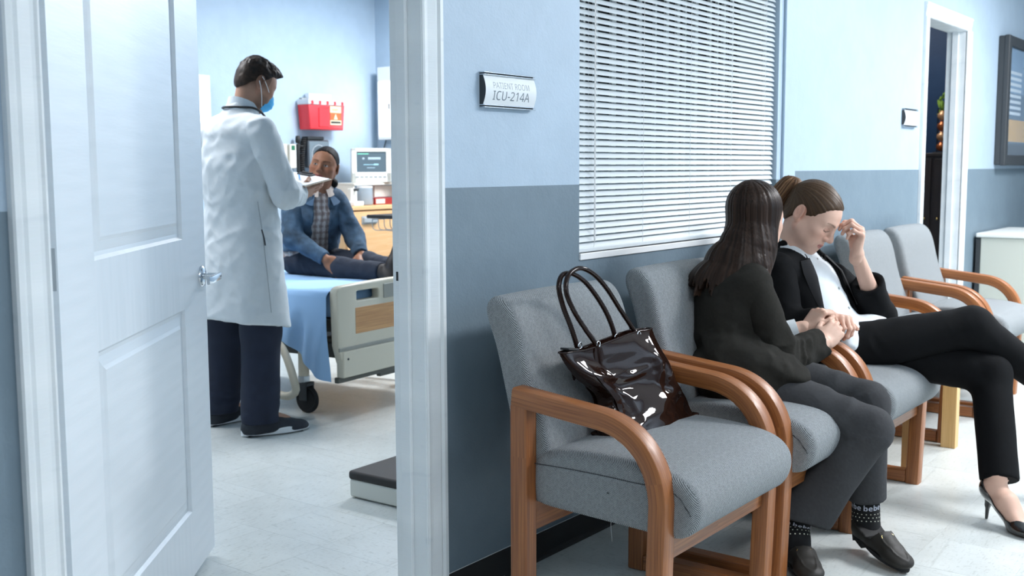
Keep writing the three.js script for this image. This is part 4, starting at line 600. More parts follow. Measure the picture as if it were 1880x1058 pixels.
function netMesh(prims, cell, { mod = null, color = null, margin = 0.012, bounds = null } = {}) {
  let lo = [1e9, 1e9, 1e9], hi = [-1e9, -1e9, -1e9];
  if (bounds) { lo = bounds[0].slice(); hi = bounds[1].slice(); } else for (const p of prims) if (p.op === 1) for (let j = 0; j < 3; j++) { lo[j] = Math.min(lo[j], p.c[j] - p.r); hi[j] = Math.max(hi[j], p.c[j] + p.r); }
  const B = 6; for (let j = 0; j < 3; j++) { lo[j] -= margin + cell; hi[j] += margin + cell; }
  const nb = lo.map((v, j) => Math.ceil((hi[j] - v) / (cell * B))), n = nb.map((v) => v * B + 1), NX = n[0], NXY = n[0] * n[1];
  const val = new Float32Array(NXY * n[2]).fill(NaN); const half = cell * B * 0.5 * 1.7321 + cell;
  const active = [];
  for (let bz = 0; bz < nb[2]; bz++) for (let by = 0; by < nb[1]; by++) for (let bx = 0; bx < nb[0]; bx++) {
    const cx = lo[0] + (bx + 0.5) * B * cell, cy = lo[1] + (by + 0.5) * B * cell, cz = lo[2] + (bz + 0.5) * B * cell; const near = []; let any = false, d0 = 1e3;
    for (const p of prims) { if (p.c) { const q = Math.hypot(cx - p.c[0], cy - p.c[1], cz - p.c[2]) - p.r; if (q > half + 0.05 + p.k) continue; if (p.op === 1) any = true; } near.push(p); }
    if (!any) continue; d0 = evalF(near, cx, cy, cz); if (Math.abs(d0) > half * 1.15 + margin) continue;
    active.push([bx, by, bz]);
    for (let k = 0; k <= B; k++) for (let j = 0; j <= B; j++) for (let i = 0; i <= B; i++) {
      const ix = bx * B + i, iy = by * B + j, iz = bz * B + k, id = ix + iy * NX + iz * NXY; if (val[id] === val[id]) continue;
      const x = lo[0] + ix * cell, y = lo[1] + iy * cell, z = lo[2] + iz * cell; let d = evalF(near, x, y, z); if (mod && Math.abs(d) < cell * 3 + margin) d = mod(d, x, y, z); val[id] = d;
    }
  }
  const vid = new Int32Array(NXY * n[2]).fill(-1), pos = [], idx = []; const off = [0, 1, NX, NX + 1, NXY, NXY + 1, NXY + NX, NXY + NX + 1];
  const E = [[0, 1], [2, 3], [4, 5], [6, 7], [0, 2], [1, 3], [4, 6], [5, 7], [0, 4], [1, 5], [2, 6], [3, 7]];
  for (const [bx, by, bz] of active) for (let k = 0; k < B; k++) for (let j = 0; j < B; j++) for (let i = 0; i < B; i++) {
    const ix = bx * B + i, iy = by * B + j, iz = bz * B + k, id = ix + iy * NX + iz * NXY; let m = 0; for (let q = 0; q < 8; q++) if (val[id + off[q]] < 0) m++;
    if (m === 0 || m === 8) continue; let sx = 0, sy = 0, sz = 0, c = 0;
    for (const [a, b] of E) { const va = val[id + off[a]], vb = val[id + off[b]]; if ((va < 0) === (vb < 0)) continue; const t = va / (va - vb); sx += (a & 1) + t * ((b & 1) - (a & 1)); sy += ((a >> 1) & 1) + t * (((b >> 1) & 1) - ((a >> 1) & 1)); sz += (a >> 2) + t * ((b >> 2) - (a >> 2)); c++; }
    vid[id] = pos.length / 3; pos.push(lo[0] + (ix + sx / c) * cell, lo[1] + (iy + sy / c) * cell, lo[2] + (iz + sz / c) * cell);
  }
  const quad = (a, b, c, d, flip) => { if (a < 0 || b < 0 || c < 0 || d < 0) return; flip ? idx.push(a, c, b, b, c, d) : idx.push(a, b, c, b, d, c); };
  for (const [bx, by, bz] of active) for (let k = 0; k < B; k++) for (let j = 0; j < B; j++) for (let i = 0; i < B; i++) {
    const ix = bx * B + i, iy = by * B + j, iz = bz * B + k, id = ix + iy * NX + iz * NXY, v0 = val[id] < 0;
    if (iy && iz && v0 !== (val[id + 1] < 0)) quad(vid[id - NX - NXY], vid[id - NXY], vid[id - NX], vid[id], !v0);
    if (ix && iz && v0 !== (val[id + NX] < 0)) quad(vid[id - 1 - NXY], vid[id - 1], vid[id - NXY], vid[id], !v0);
    if (ix && iy && v0 !== (val[id + NXY] < 0)) quad(vid[id - 1 - NX], vid[id - NX], vid[id - 1], vid[id], !v0);
  }
  const g = new THREE.BufferGeometry(); g.setAttribute('position', new THREE.Float32BufferAttribute(pos, 3)); g.setIndex(idx); g.computeVertexNormals();
  if (color) { const c = new Float32Array(pos.length), nn = g.attributes.normal; for (let i = 0; i < pos.length; i += 3) { const q = color(pos[i], pos[i + 1], pos[i + 2], nn.getX(i / 3), nn.getY(i / 3), nn.getZ(i / 3)); c[i] = q[0]; c[i + 1] = q[1]; c[i + 2] = q[2]; } g.setAttribute('color', new THREE.BufferAttribute(c, 3)); }
  return g;
}
const basisOf = (fwd, up = V(0, 1, 0)) => { const z = fwd.clone().normalize(), x = up.clone().cross(z).normalize(), y = z.clone().cross(x); return [x, y, z]; };   // x = the person's left
const frameM = (pos, fwd, up) => { const [x, y, z] = basisOf(fwd, up); return new THREE.Matrix4().makeBasis(x, y, z).setPosition(pos); };
const mixc = (a, b, t) => [a[0] + (b[0] - a[0]) * t, a[1] + (b[1] - a[1]) * t, a[2] + (b[2] - a[2]) * t];
const vari = (c, amt) => (x, y, z) => { const k = 1 + (fbm(x * 60, y * 60, z * 60, 2) - 0.5) * amt; return [c[0] * k, c[1] * k, c[2] * k]; };
// ---- head: local x = the person's left, y up, z forward, origin between the ears at eye height
function headPrims(o = {}) {
  const s = o.jaw ?? 1, f = o.full ?? 1, L = [];
  L.push(ellP([0, 0.038, -0.014], [0.0735, 0.084, 0.093], 0.02));
  L.push(ellP([0, -0.018, 0.028], [0.064 * f, 0.082, 0.064], 0.03));
  L.push(ellP([0, 0.03, 0.045], [0.060, 0.058, 0.046], 0.03));
  L.push(capP([0.050 * f, -0.045, 0.0], [0.014, -0.096, 0.066], 0.020 * s, 0.0165 * s, 0.03), capP([-0.050 * f, -0.045, 0.0], [-0.014, -0.096, 0.066], 0.020 * s, 0.0165 * s, 0.03));
  L.push(ellP([0, -0.096, 0.070], [0.020, 0.016, 0.016], 0.022));
  for (const q of [-1, 1]) { L.push(ellP([q * 0.041 * f, -0.022, 0.062], [0.024, 0.020, 0.020], 0.025)); L.push(ellP([q * 0.037, -0.062, 0.052], [0.026 * f, 0.028, 0.026], 0.025)); L.push(capP([q * 0.012, 0.021, 0.090], [q * 0.044, 0.019, 0.072], 0.0085, 0.008, 0.018)); }
  L.push(ellP([0, -0.062, 0.078], [0.026, 0.024, 0.018], 0.02));
  for (const q of [-1, 1]) L.push(subP(ellP([q * 0.032, 0.003, 0.102], [0.019, 0.013, 0.016]), 0.018));
  L.push(capP([0, 0.012, 0.089], [0, -0.026, 0.1095], 0.0085, 0.0105, 0.014), ellP([0, -0.030, 0.1085], [0.0115, 0.0095, 0.0105], 0.01));
  for (const q of [-1, 1]) { L.push(ellP([q * 0.0125, -0.034, 0.098], [0.0085, 0.0078, 0.0105], 0.008)); L.push(subP(ellP([q * 0.0065, -0.0415, 0.102], [0.0035, 0.004, 0.0055]), 0.003)); }
  for (const q of [-1, 1]) L.push(ellP([q * 0.0315, 0.000, 0.0765], [0.0150, 0.0115, 0.0120], 0.010));
  // lips
  for (const q of [-1, 1]) { L.push(capP([q * 0.004, -0.0585, 0.0955], [q * 0.022, -0.0635, 0.0835], 0.0052, 0.003, 0.005)); }
  L.push(capP([-0.014, -0.0705, 0.0885], [0.014, -0.0705, 0.0885], 0.0056, 0.0056, 0.006));
  L.push(subP(capP([-0.021, -0.0645, 0.094], [0.021, -0.0645, 0.094], 0.0013), 0.003));
  // ears
  for (const q of [-1, 1]) {
    const B = [[Math.cos(0.35), 0, q * -Math.sin(0.35) * -1], [0, 1, 0], [0, 0, 1]]; const ex = V(q * 0.92, 0, -0.38).normalize(), ez = V(q * 0.38, 0, 0.92).normalize(), b = [ex, V(0, 1, 0), ez];
    L.push(ellP([q * 0.0785, 0.000, -0.020], [0.0085, 0.0305, 0.0205], 0.006, b), ellP([q * 0.075, -0.025, -0.013], [0.0075, 0.011, 0.009], 0.006, b)); L.push(subP(ellP([q * 0.0865, 0.004, -0.0165], [0.0080, 0.022, 0.0120], 0.004, b), 0.004)); L.push(capP([q * 0.081, 0.012, -0.0235], [q * 0.079, -0.012, -0.0165], 0.0035, 0.0035, 0.004));
  }
  // neck
  const nk = o.neck ?? 0.050; L.push(capP([0, -0.035, -0.030], [0, -0.15, o.neckZ ?? -0.045], nk, nk * 1.04, 0.03));
  return L;
}
function headColor(o) {
  const sk = o.skin, lip = o.lip ?? mixc(sk, [0.45, 0.10, 0.09], 0.45), brow = o.brow ?? [0.05, 0.03, 0.02], closed = o.closed;
  return (x, y, z) => {
    const ax = Math.abs(x); let c = sk; const m = 1 + (fbm(x * 70, y * 70, z * 70, 2) - 0.5) * 0.10; c = [c[0] * m, c[1] * m, c[2] * m];
    const blush = Math.exp(-((ax - 0.042) ** 2 + (y + 0.025) ** 2) / 0.0006) * smooth(z, 0.03, 0.06); c = mixc(c, [sk[0] * 1.02, sk[1] * 0.78, sk[2] * 0.76], blush * 0.5);
    if (z > 0.038) {
      const nose = Math.exp(-(ax * ax + (y + 0.032) ** 2) / 0.0003); c = mixc(c, [sk[0] * 1.02, sk[1] * 0.84, sk[2] * 0.8], nose * 0.4);
      if (ax < 0.0235 && y < -0.0565 + 0.001 && y > -0.0775) { const w = (ax / 0.0235), top = -0.0555 - 0.004 * w * w - (ax < 0.004 ? 0.0008 : 0), bot = -0.0765 + 0.0085 * w * w; if (y < top && y > bot) c = mixc(c, lip, 0.85); if (Math.abs(y + 0.0645 - 0.0008 * w) < 0.0012) c = mixc(c, [0.12, 0.03, 0.03], 0.7); }
      const t = (ax - 0.013) / 0.040; if (t > 0 && t < 1) { const by = 0.0205 + 0.0075 * Math.sin(t * 2.2) - 0.002 * t, th = 0.0040 * (1 - 0.5 * t); const q = Math.abs(y - by); if (q < th) c = mixc(c, brow, (o.browK ?? 0.75) * (1 - (q / th) ** 2 * 0.6)); }
      const ex = (ax - 0.032) / 0.0145, ey = (y - 0.000) / 0.0085; if (ex * ex + ey * ey < 1.6) {
        if (closed) { if (Math.abs(y + 0.0045 + 0.0030 * (1 - ex * ex)) < 0.0017) c = mixc(c, [0.045, 0.028, 0.022], 0.9); else if (y > -0.006) c = mixc(c, [sk[0] * 0.72, sk[1] * 0.60, sk[2] * 0.58], 0.6); }
        else { const up = 0.0055 * (1 - ex * ex), dn = -0.0045 * (1 - ex * ex); const gx = o.gaze?.[0] ?? 0, gy = o.gaze?.[1] ?? 0; if (Math.abs(ex) < 1 && y < up && y > dn) { const sx = x - Math.sign(x) * 0.032 - gx, sy = y - gy; const r = Math.hypot(sx, sy); c = r < 0.0052 ? [0.012, 0.008, 0.006] : [0.27, 0.255, 0.245]; } else if (Math.abs(ex) < 1.05 && (Math.abs(y - up) < 0.0018)) c = [0.02, 0.013, 0.01]; }
      }
    }
    if (ax > 0.066 && z < 0.0) c = mixc(c, [sk[0] * 1.03, sk[1] * 0.80, sk[2] * 0.76], 0.45);
    if (o.extra) c = o.extra(c, x, y, z);
    return c;
  };
}
const makeHead = (o, M4) => { const g = netMesh(headPrims(o), o.cell ?? 0.0026, { color: headColor(o), bounds: [[-0.1, -0.165, -0.125], [0.1, 0.13, 0.13]], margin: 0.004 }); g.applyMatrix4(M4); return g; };
// hair that follows the skull: keep behind the hair line
function hairCap(off, line, k = 0.006) { return [ellP([0, 0.038, -0.014], [0.0735 + off, 0.084 + off, 0.093 + off], 0.02), ellP([0, 0.03, 0.040], [0.060 + off, 0.060 + off, 0.050 + off], 0.03), cutP((x, y, z) => (z - line(y, x)) * 0.75, k)]; }
function polyline(pts) { return (v) => { if (v <= pts[0][0]) return pts[0][1]; for (let i = 1; i < pts.length; i++) if (v <= pts[i][0]) return lerp(pts[i - 1][1], pts[i][1], (v - pts[i - 1][0]) / (pts[i][0] - pts[i - 1][0])); return pts[pts.length - 1][1]; }; }
// ---- hand: local y = along the fingers, z = back of the hand, thumb on -x for a right hand (side = 1), mirrored for a left
function makeHand(o, M4) {
  const s = o.side ?? 1, sc = o.scale ?? 1, L = [], K = 0.006; const X = [-0.027, -0.0085, 0.0105, 0.028], Y = [0.083, 0.088, 0.084, 0.075], LEN = [[0.041, 0.024, 0.02], [0.045, 0.028, 0.021], [0.042, 0.026, 0.02], [0.033, 0.019, 0.018]], R = [0.0086, 0.0088, 0.0084, 0.0074];
  L.push(capP([0, -0.018, 0], [0, 0.0, 0], 0.0240, 0.0250, 0.02));
  L.push(ellP([0, 0.042, -0.003], [0.036, 0.05, 0.0135], 0.014)); 
  for (let i = 0; i < 4; i++) L.push(capP([X[i] * 0.55, 0.01, 0], [X[i], Y[i] - 0.004, 0.001], 0.0115, 0.0105, 0.010));
  L.push(ellP([-0.024, 0.03, -0.011], [0.017, 0.028, 0.014], 0.014), ellP([0.024, 0.03, -0.009], [0.013, 0.03, 0.012], 0.012));
  for (let i = 0; i < 4; i++) {
    const fl = o.flex[i], sp = (o.spread ?? 0) * (i - 1.5) * 0.5 + X[i] * 1.2; let p = [X[i], Y[i], 0], a = 0;
    for (let j = 0; j < 3; j++) { a += fl[j]; const l = LEN[i][j], q = [p[0] + Math.sin(sp) * Math.cos(a) * l, p[1] + Math.cos(sp) * Math.cos(a) * l, p[2] - Math.sin(a) * l]; L.push(capP(p, q, R[i] * (1 - j * 0.10), R[i] * (0.93 - j * 0.10), j === 0 ? K : 0.003)); L.push(ellP(p, [R[i] * 1.04, R[i] * 1.04, R[i] * 1.04], 0.003)); p = q; }
  }
  const th = o.thumb ?? [[-0.046, 0.046, -0.016], [-0.052, 0.078, -0.026], [-0.050, 0.101, -0.034]]; let p = [-0.02, 0.016, -0.008]; th.forEach((q, j) => { L.push(capP(p, q, [0.014, 0.0105, 0.0095][j], [0.0108, 0.0096, 0.0078][j], j ? 0.004 : 0.012)); p = q; });
  const sk = o.skin, nail = mixc(sk, [0.8, 0.6, 0.56], 0.4);
  const g = netMesh(L, 0.0028, { margin: 0.004, color: (x, y, z) => { const m = 1 + (fbm(x * 90, y * 90, z * 90, 2) - 0.5) * 0.12; let c = [sk[0] * m, sk[1] * m, sk[2] * m]; if (y > 0.07) c = mixc(c, [sk[0], sk[1] * 0.86, sk[2] * 0.82], 0.35); return c; } });
  const S = new THREE.Matrix4().makeScale(s * sc, sc, sc); g.applyMatrix4(S); if (s < 0) { const ix = g.index.array; for (let i = 0; i < ix.length; i += 3) { const t = ix[i]; ix[i] = ix[i + 1]; ix[i + 1] = t; } g.computeVertexNormals(); }
  g.applyMatrix4(M4); return g;
}
const handM = (wrist, dir, back) => { const y = dir.clone().normalize(), x = y.clone().cross(back).normalize(), z = x.clone().cross(y); return new THREE.Matrix4().makeBasis(x, y, z).setPosition(wrist); };
// ---- shoes: local z = towards the toe, y up, origin under the ankle; scale length with L
function footPrims(o = {}) { const e = o.off ?? 0, h = o.heel ?? 0; const A = [0, 0.036 + h, -0.030], Bm = [0, 0.040 + h * 0.62, 0.045], C = [0, 0.026 + h * 0.06, 0.115], D = [0, 0.021, 0.165]; return { A, Bm, C, D, L: [ellP([0, 0.034 + h, -0.028], [0.031 + e, 0.036 + e, 0.034 + e], 0.02), capP([0, 0.09 + h, -0.005], [0, 0.05 + h, -0.01], 0.034 + e, 0.033 + e, 0.03), capP(A, Bm, 0.032 + e, 0.033 + e, 0.03), capP([-0.006, Bm[1] - 0.004, Bm[2]], [-0.012, C[1], C[2]], 0.029 + e, 0.026 + e, 0.03), capP([0.008, Bm[1] - 0.006, Bm[2]], [0.020, C[1] - 0.002, C[2] - 0.01], 0.027 + e, 0.022 + e, 0.03), ellP([0.0, 0.022, 0.145], [0.040 + e, 0.0185 + e, 0.048 + e], 0.02)] }; }
function person(label, base) {
  const t = thing('person', label, 'person', base);
  return { t, add: (name, geo, mat, lab) => { const g = Array.isArray(geo) ? merge(geo) : geo; g.translate(-base[0], -base[1], -base[2]); return part(name, g, mat, t, lab); }, sub: (name, geo, mat, parent) => { const g = Array.isArray(geo) ? merge(geo) : geo; g.translate(-base[0], -base[1], -base[2]); return part(name, g, mat, parent); } };
}
const endCut = (from, at, k = 0.004) => halfP(V(...arr(at)).sub(V(...arr(from))), at, k);     // cut a limb off square at its end
const toM = (pos, dir) => { const z = V(dir[0], 0, dir[1]).normalize(), y = V(0, 1, 0), x = y.clone().cross(z); return new THREE.Matrix4().makeBasis(x, y, z).setPosition(...pos); };
const wrinkle = (amp, fx, fy, fz, sharp = 0) => (d, x, y, z) => { const n = fbm(x * fx, y * fy, z * fz, 3); const v = sharp ? (1 - Math.abs(n * 2 - 1) - 0.7) : n - 0.5; return d - amp * v * 2; };
// a cloth tube along a leg or arm with uv, for socks
function legTube(pts, rad, n = 24, m = 40) { const c = new THREE.CatmullRomCurve3(pts.map((p) => V(...arr(p)))), fr = c.computeFrenetFrames(m), r = polyline(rad.map((q, i) => [i / (rad.length - 1), q])); return gridSurf((u, v) => { const p = c.getPoint(v), i = Math.round(v * m), a = u * 2 * Math.PI; return p.addScaledVector(fr.normals[i], r(v) * Math.cos(a)).addScaledVector(fr.binormals[i], r(v) * Math.sin(a)); }, n, m); }
// ------------------------------------------------------------------ people
const SKIN = { fair: [0.64, 0.42, 0.325], light: [0.66, 0.43, 0.335], tan: [0.42, 0.24, 0.165], brown: [0.25, 0.115, 0.066] };
const hairMat = (o = {}) => new THREE.MeshPhysicalMaterial({ color: 0xffffff, vertexColors: true, roughness: 0.46, specularIntensity: 0.32, sheen: 0, ...o });
const strandCol = (base, tip, f) => (x, y, z) => { const n = f(x, y, z); return mixc(base, tip, clamp((n - 0.35) * 2.2, 0, 1)); };
const wool = M.cloth({ roughness: 0.95, sheen: 0.04, specularIntensity: 0.3, sheenColor: new THREE.Color(0x8a8c86), bumpMap: M.weave, bumpScale: 0.0006 });
const fine = M.cloth({ roughness: 0.9, sheen: 0, specularIntensity: 0.3 });

// ================= woman with long dark hair, seen from behind (second chair)
{
  const P = person('long-haired woman in a dark jacket and grey trousers seated with her back turned', [3.40, 0, 0.45]);
  const sk = SKIN.fair, H = V(3.565, 1.095, 0.405), fwd = V(0.94, -0.20, 0.25), up = V(0.06, 1, 0.0), HM = frameM(H, fwd, up);
  const shR = [3.395, 0.862, 0.475], shL = [3.60, 0.865, 0.235], elR = [3.425, 0.625, 0.575], elL = [3.63, 0.645, 0.37], wrR = [3.640, 0.668, 0.628], wrL = [3.70, 0.705, 0.535];
  const hipR = [3.315, 0.575, 0.47], hipL = [3.485, 0.575, 0.46], knR = [3.375, 0.447, 0.885], knL = [3.50, 0.505, 0.835], anR = [3.285, 0.135, 0.69], anL = [3.535, 0.125, 0.83];
  const spine = (da, db) => [{ c: [3.40, 0.54, 0.43], l: [1, 0, -0.1], a: 0.175 + da, b: 0.12 + db }, { c: [3.415, 0.65, 0.38], l: [0.9, 0, -0.4], a: 0.14 + da, b: 0.10 + db }, { c: [3.455, 0.79, 0.355], l: [0.72, 0, -0.68], a: 0.155 + da, b: 0.105 + db }, { c: [3.495, 0.855, 0.355], l: [0.64, 0, -0.77], a: 0.145 + da, b: 0.075 + db }, { c: [3.53, 0.945, 0.385], l: [0.3, 0, -0.95], a: 0.055 + da * 0.4, b: 0.052 + db * 0.4 }];
  const skinAt = vari(sk, 0.08);
  const body = netMesh([loftP(spine(-0.02, -0.012), 0.03), capP([3.53, 0.94, 0.385], [3.55, 1.05, 0.395], 0.05, 0.048, 0.03), ...chainP([shR, elR, wrR], [0.045, 0.038, 0.027], 0.02), ...chainP([shL, elL, wrL], [0.045, 0.038, 0.027], 0.02), ...chainP([hipR, knR, anR], [0.075, 0.052, 0.036], 0.03), ...chainP([hipL, knL, anL], [0.075, 0.052, 0.036], 0.03), capP(anR, [3.255, 0.06, 0.71], 0.036, 0.034, 0.02), capP(anL, [3.52, 0.06, 0.84], 0.036, 0.034, 0.02)], 0.011, { color: skinAt });
  const hR = makeHand({ side: 1, skin: sk, scale: 0.98, flex: [[0.62, 0.8, 0.5], [0.68, 0.85, 0.5], [0.75, 0.9, 0.5], [0.8, 0.9, 0.5]], thumb: [[-0.044, 0.04, -0.014], [-0.05, 0.068, -0.022], [-0.04, 0.092, -0.03]] }, handM(V(...wrR).add(V(0.006, 0.002, 0.002)), V(0.80, 0.50, 0.22), V(-0.45, 0.62, 0.64)));
  const hL = makeHand({ side: -1, skin: sk, scale: 0.98, flex: [[1.0, 1.0, 0.5], [1.05, 1.05, 0.5], [1.1, 1.1, 0.5], [1.1, 1.1, 0.5]], thumb: [[-0.04, 0.045, -0.01], [-0.046, 0.072, -0.022], [-0.034, 0.094, -0.034]] }, handM(V(...wrL).add(V(0.006, -0.004, 0.004)), V(0.52, 0.74, 0.42), V(-0.70, 0.62, -0.34)));
  P.add('body', [body, makeHead({ skin: sk, brow: [0.03, 0.02, 0.015], full: 1.0 }, HM), hR, hL], M.skin);
  // trousers
  const g0 = [0.050, 0.051, 0.054];
  const legR = [capP(hipR, knR, 0.094, 0.073, 0.03), capP(knR, anR, 0.072, 0.094, 0.03), halfP(V(-0.30, -1, -0.10), [3.30, 0.135, 0.70], 0.006)], legL = [capP(hipL, knL, 0.092, 0.070, 0.03), capP(knL, anL, 0.068, 0.062, 0.03), endCut(knL, [3.535, 0.185, 0.83], 0.006)];
  const tw = (d, x, y, z) => { const k1 = Math.hypot(x - 3.36, y - 0.43, z - 0.79), k2 = Math.hypot(x - 3.49, y - 0.50, z - 0.77); const near = Math.exp(-k1 * k1 / 0.012) + 0.7 * Math.exp(-k2 * k2 / 0.012); const f = 1 - Math.abs(fbm(x * 9, y * 16 + z * 12, z * 10, 2) * 2 - 1); const cre = 1 - Math.abs(Math.sin(34 * (y * 0.75 - z * 0.65) + 4 * fbm(x * 8, y * 8, z * 8, 2))); return d - 0.016 * near * (cre - 0.4) - 0.022 * near * (f - 0.72) - 0.008 * (fbm(x * 10, y * 5, z * 10, 2) - 0.5) - (y < 0.45 ? 0.005 * Math.sin(Math.atan2(z - 0.78, x - 3.34) * 3 + y * 4) : 0); };
  const gcol = (x, y, z) => { const k = 1 + (noise3(x * 400, y * 400, z * 400) - 0.5) * 0.25 + (fbm(x * 20, y * 20, z * 20, 2) - 0.5) * 0.15; return g0.map((c) => c * k); };
  const tR = netMesh([ellP([3.40, 0.555, 0.42], [0.185, 0.095, 0.15], 0.04), ...legR], 0.0065, { mod: tw, color: gcol }), tL = netMesh(legL, 0.0065, { mod: tw, color: gcol });
  P.add('trousers', [tR, tL], wool);
  // jacket: wide at the hips, sleeves to the wrist
  const jc = [0.0205, 0.0195, 0.0165];
  const jac = [loftP([{ c: [3.385, 0.535, 0.475], l: [1, 0, -0.1], a: 0.215, b: 0.195, b2: 0.16 }, { c: [3.40, 0.60, 0.42], l: [1, 0, -0.15], a: 0.20, b: 0.155, b2: 0.13 }, { c: [3.415, 0.675, 0.385], l: [0.9, 0, -0.4], a: 0.162, b: 0.125 }, { c: [3.455, 0.79, 0.36], l: [0.72, 0, -0.68], a: 0.182, b: 0.13 }, { c: [3.495, 0.865, 0.36], l: [0.64, 0, -0.77], a: 0.170, b: 0.09 }, { c: [3.53, 0.945, 0.38], l: [0.3, 0, -0.95], a: 0.066, b: 0.062 }], 0.03), cutP((x, y, z) => 0.515 - y + (z - 0.45) * -0.10 + 0.012 * Math.sin(x * 30), 0.006), ellP([3.345, 0.628, 0.590], [0.088, 0.028, 0.115], 0.03, [[1, 0, 0], [0, 0.94, 0.34], [0, -0.34, 0.94]]), capP(shR, [shR[0] + 0.05, shR[1] + 0.03, shR[2] - 0.06], 0.066, 0.05, 0.04), capP(shL, [shL[0] - 0.05, shL[1] + 0.03, shL[2] + 0.06], 0.066, 0.05, 0.04)];
  const jac2 = [capP(shR, elR, 0.069, 0.060, 0.02), capP(elR, wrR, 0.061, 0.052, 0.03), endCut(elR, [3.618, 0.663, 0.623], 0.006)], jac3 = [capP(shL, elL, 0.068, 0.058, 0.02), capP(elL, wrL, 0.058, 0.046, 0.03), endCut(elL, [3.675, 0.688, 0.485], 0.006)];
  const jw = (d, x, y, z) => { const e = Math.hypot(x - 3.45, y - 0.63, z - 0.585), w = Math.exp(-((y - 0.665) ** 2) / 0.004), ax = Math.exp(-(((x - 3.42) ** 2 + (y - 0.80) ** 2 + (z - 0.43) ** 2)) / 0.006); const f = 1 - Math.abs(fbm(x * 8 + z * 5, y * 15, z * 8, 2) * 2 - 1), f2 = 1 - Math.abs(fbm((x - y * 0.5) * 26, y * 6, z * 22, 2) * 2 - 1); return d - 0.022 * (w + ax + 0.25) * (f - 0.7) - 0.017 * Math.exp(-e * e / 0.018) * (f2 - 0.72) - 0.006 * (fbm(x * 9, y * 9, z * 9, 2) - 0.5); };
  const jcol = (x, y, z) => { const k = 1 + (noise3(x * 300, y * 300, z * 300) - 0.5) * 0.35 + (fbm(x * 16, y * 16, z * 16, 2) - 0.5) * 0.3; return jc.map((c) => c * k); };
  const jk = P.add('jacket', [netMesh(jac, 0.007, { mod: jw, color: jcol }), netMesh(jac2, 0.006, { mod: jw, color: jcol }), netMesh(jac3, 0.007, { mod: jw, color: jcol })], wool);
  P.sub('waist_seam', tube([[3.245, 0.655, 0.43], [3.25, 0.652, 0.37], [3.29, 0.66, 0.30], [3.36, 0.668, 0.265], [3.45, 0.675, 0.27]], 0.0022, 40, 6), M.black, jk);
  P.sub('buckle', tube([[3.265, 0.655, 0.505], [3.272, 0.665, 0.515], [3.277, 0.655, 0.524], [3.27, 0.645, 0.515], [3.265, 0.655, 0.505]], 0.003, 20, 6), M.steel, jk);
  P.sub('shirt_cuff', between(V(3.672, 0.686, 0.478), V(3.692, 0.70, 0.515), 0.040, 0.037, 22), M.cloth({ vertexColors: false, color: 0xdfe6ea }), jk);
  // hair: a smooth fall over the shoulders, ragged at the ends
  const Hl = [0.15, 0.03, -0.98], hc = V(3.54, 0, 0.40);
  const ang = (x, z) => Math.atan2(z - 0.395, x - 3.53);
  const strand = (x, y, z) => { const a = ang(x, z), w = y < 1.02 ? (1.02 - y) * 2.0 : 0; return fbm(a * 13 + Math.sin(y * 9) * 0.25, y * 2.2, w, 3); };
  const hairP = [ellP(H.clone().add(V(-0.008, 0.042, -0.002)), [0.103, 0.090, 0.087], 0.02, basisOf(fwd, up).map((v, i, a) => [a[2], a[1], a[0]][i])), loftP([{ c: [3.555, 1.12, 0.402], l: Hl, a: 0.083, b: 0.094, b2: 0.086 }, { c: [3.545, 1.06, 0.402], l: Hl, a: 0.090, b: 0.096, b2: 0.082 }, { c: [3.525, 0.99, 0.405], l: [0.3, 0.02, -0.95], a: 0.098, b: 0.118, b2: 0.078 }, { c: [3.505, 0.92, 0.395], l: [0.5, 0, -0.86], a: 0.118, b: 0.150, b2: 0.070 }, { c: [3.485, 0.84, 0.395], l: [0.62, 0, -0.78], a: 0.140, b: 0.200, b2: 0.060 }, { c: [3.47, 0.76, 0.395], l: [0.62, 0, -0.78], a: 0.150, b: 0.215, b2: 0.055 }], 0.03), subP(ellP(H.clone().addScaledVector(fwd, 0.100).add(V(0, -0.065, 0)), [0.080, 0.092, 0.058], 0.02, basisOf(fwd, up).map((v, i, a) => [a[2], a[1], a[0]][i])), 0.012), cutP((x, y, z) => { const a = ang(x, z); return (0.842 + 0.018 * Math.sin(a * 2 + 0.6) - (x - 3.45) * 0.10 + 0.07 * (noise3(a * 14, 3, 1) - 0.5) + 0.05 * (noise3(a * 45, 7, 1) - 0.5) - y) * 0.8; }, 0.003)];
  const hair = netMesh(hairP, 0.0034, { mod: (d, x, y, z) => d - 0.0065 * (strand(x, y, z) - 0.5) - 0.0013 * (noise3(ang(x, z) * 62 + Math.sin(y * 8), y * 2, 2) - 0.5) - (y < 0.93 ? 0.012 * (noise3(ang(x, z) * 9, y * 4, 5) - 0.5) * (0.93 - y) / 0.1 : 0), color: strandCol([0.013, 0.0078, 0.0058], [0.047, 0.0275, 0.019], (x, y, z) => fbm(ang(x, z) * 70 + Math.sin(y * 9) * 0.6, y * 1.6, 4, 2)) });
  P.add('hair', hair, hairMat({ roughness: 0.40, specularIntensity: 0.26 }));
  // socks with a lettered band, and loafers
  const sockT = (flip) => canvasTex(512, 256, (c, w, h) => { c.fillStyle = '#0e0f11'; c.fillRect(0, 0, w, h); c.fillStyle = '#b9bcc8'; c.font = 'bold 50px sans-serif'; c.save(); if (flip) { c.translate(w, 0); c.scale(-1, 1); } for (let i = 0; i < 4; i++) c.fillText('bebe', i * 128 + 8, 52); c.restore(); c.fillStyle = '#c9cbb8'; for (let r = 0; r < 3; r++) for (let i = 0; i < 20; i++) { c.beginPath(); c.arc(i * 26 + (r % 2) * 13, 84 + r * 26, 4.2, 0, 7); c.fill(); } });
  const sockMat = (flip) => new THREE.MeshStandardMaterial({ map: sockT(flip), roughness: 0.95, side: THREE.DoubleSide });
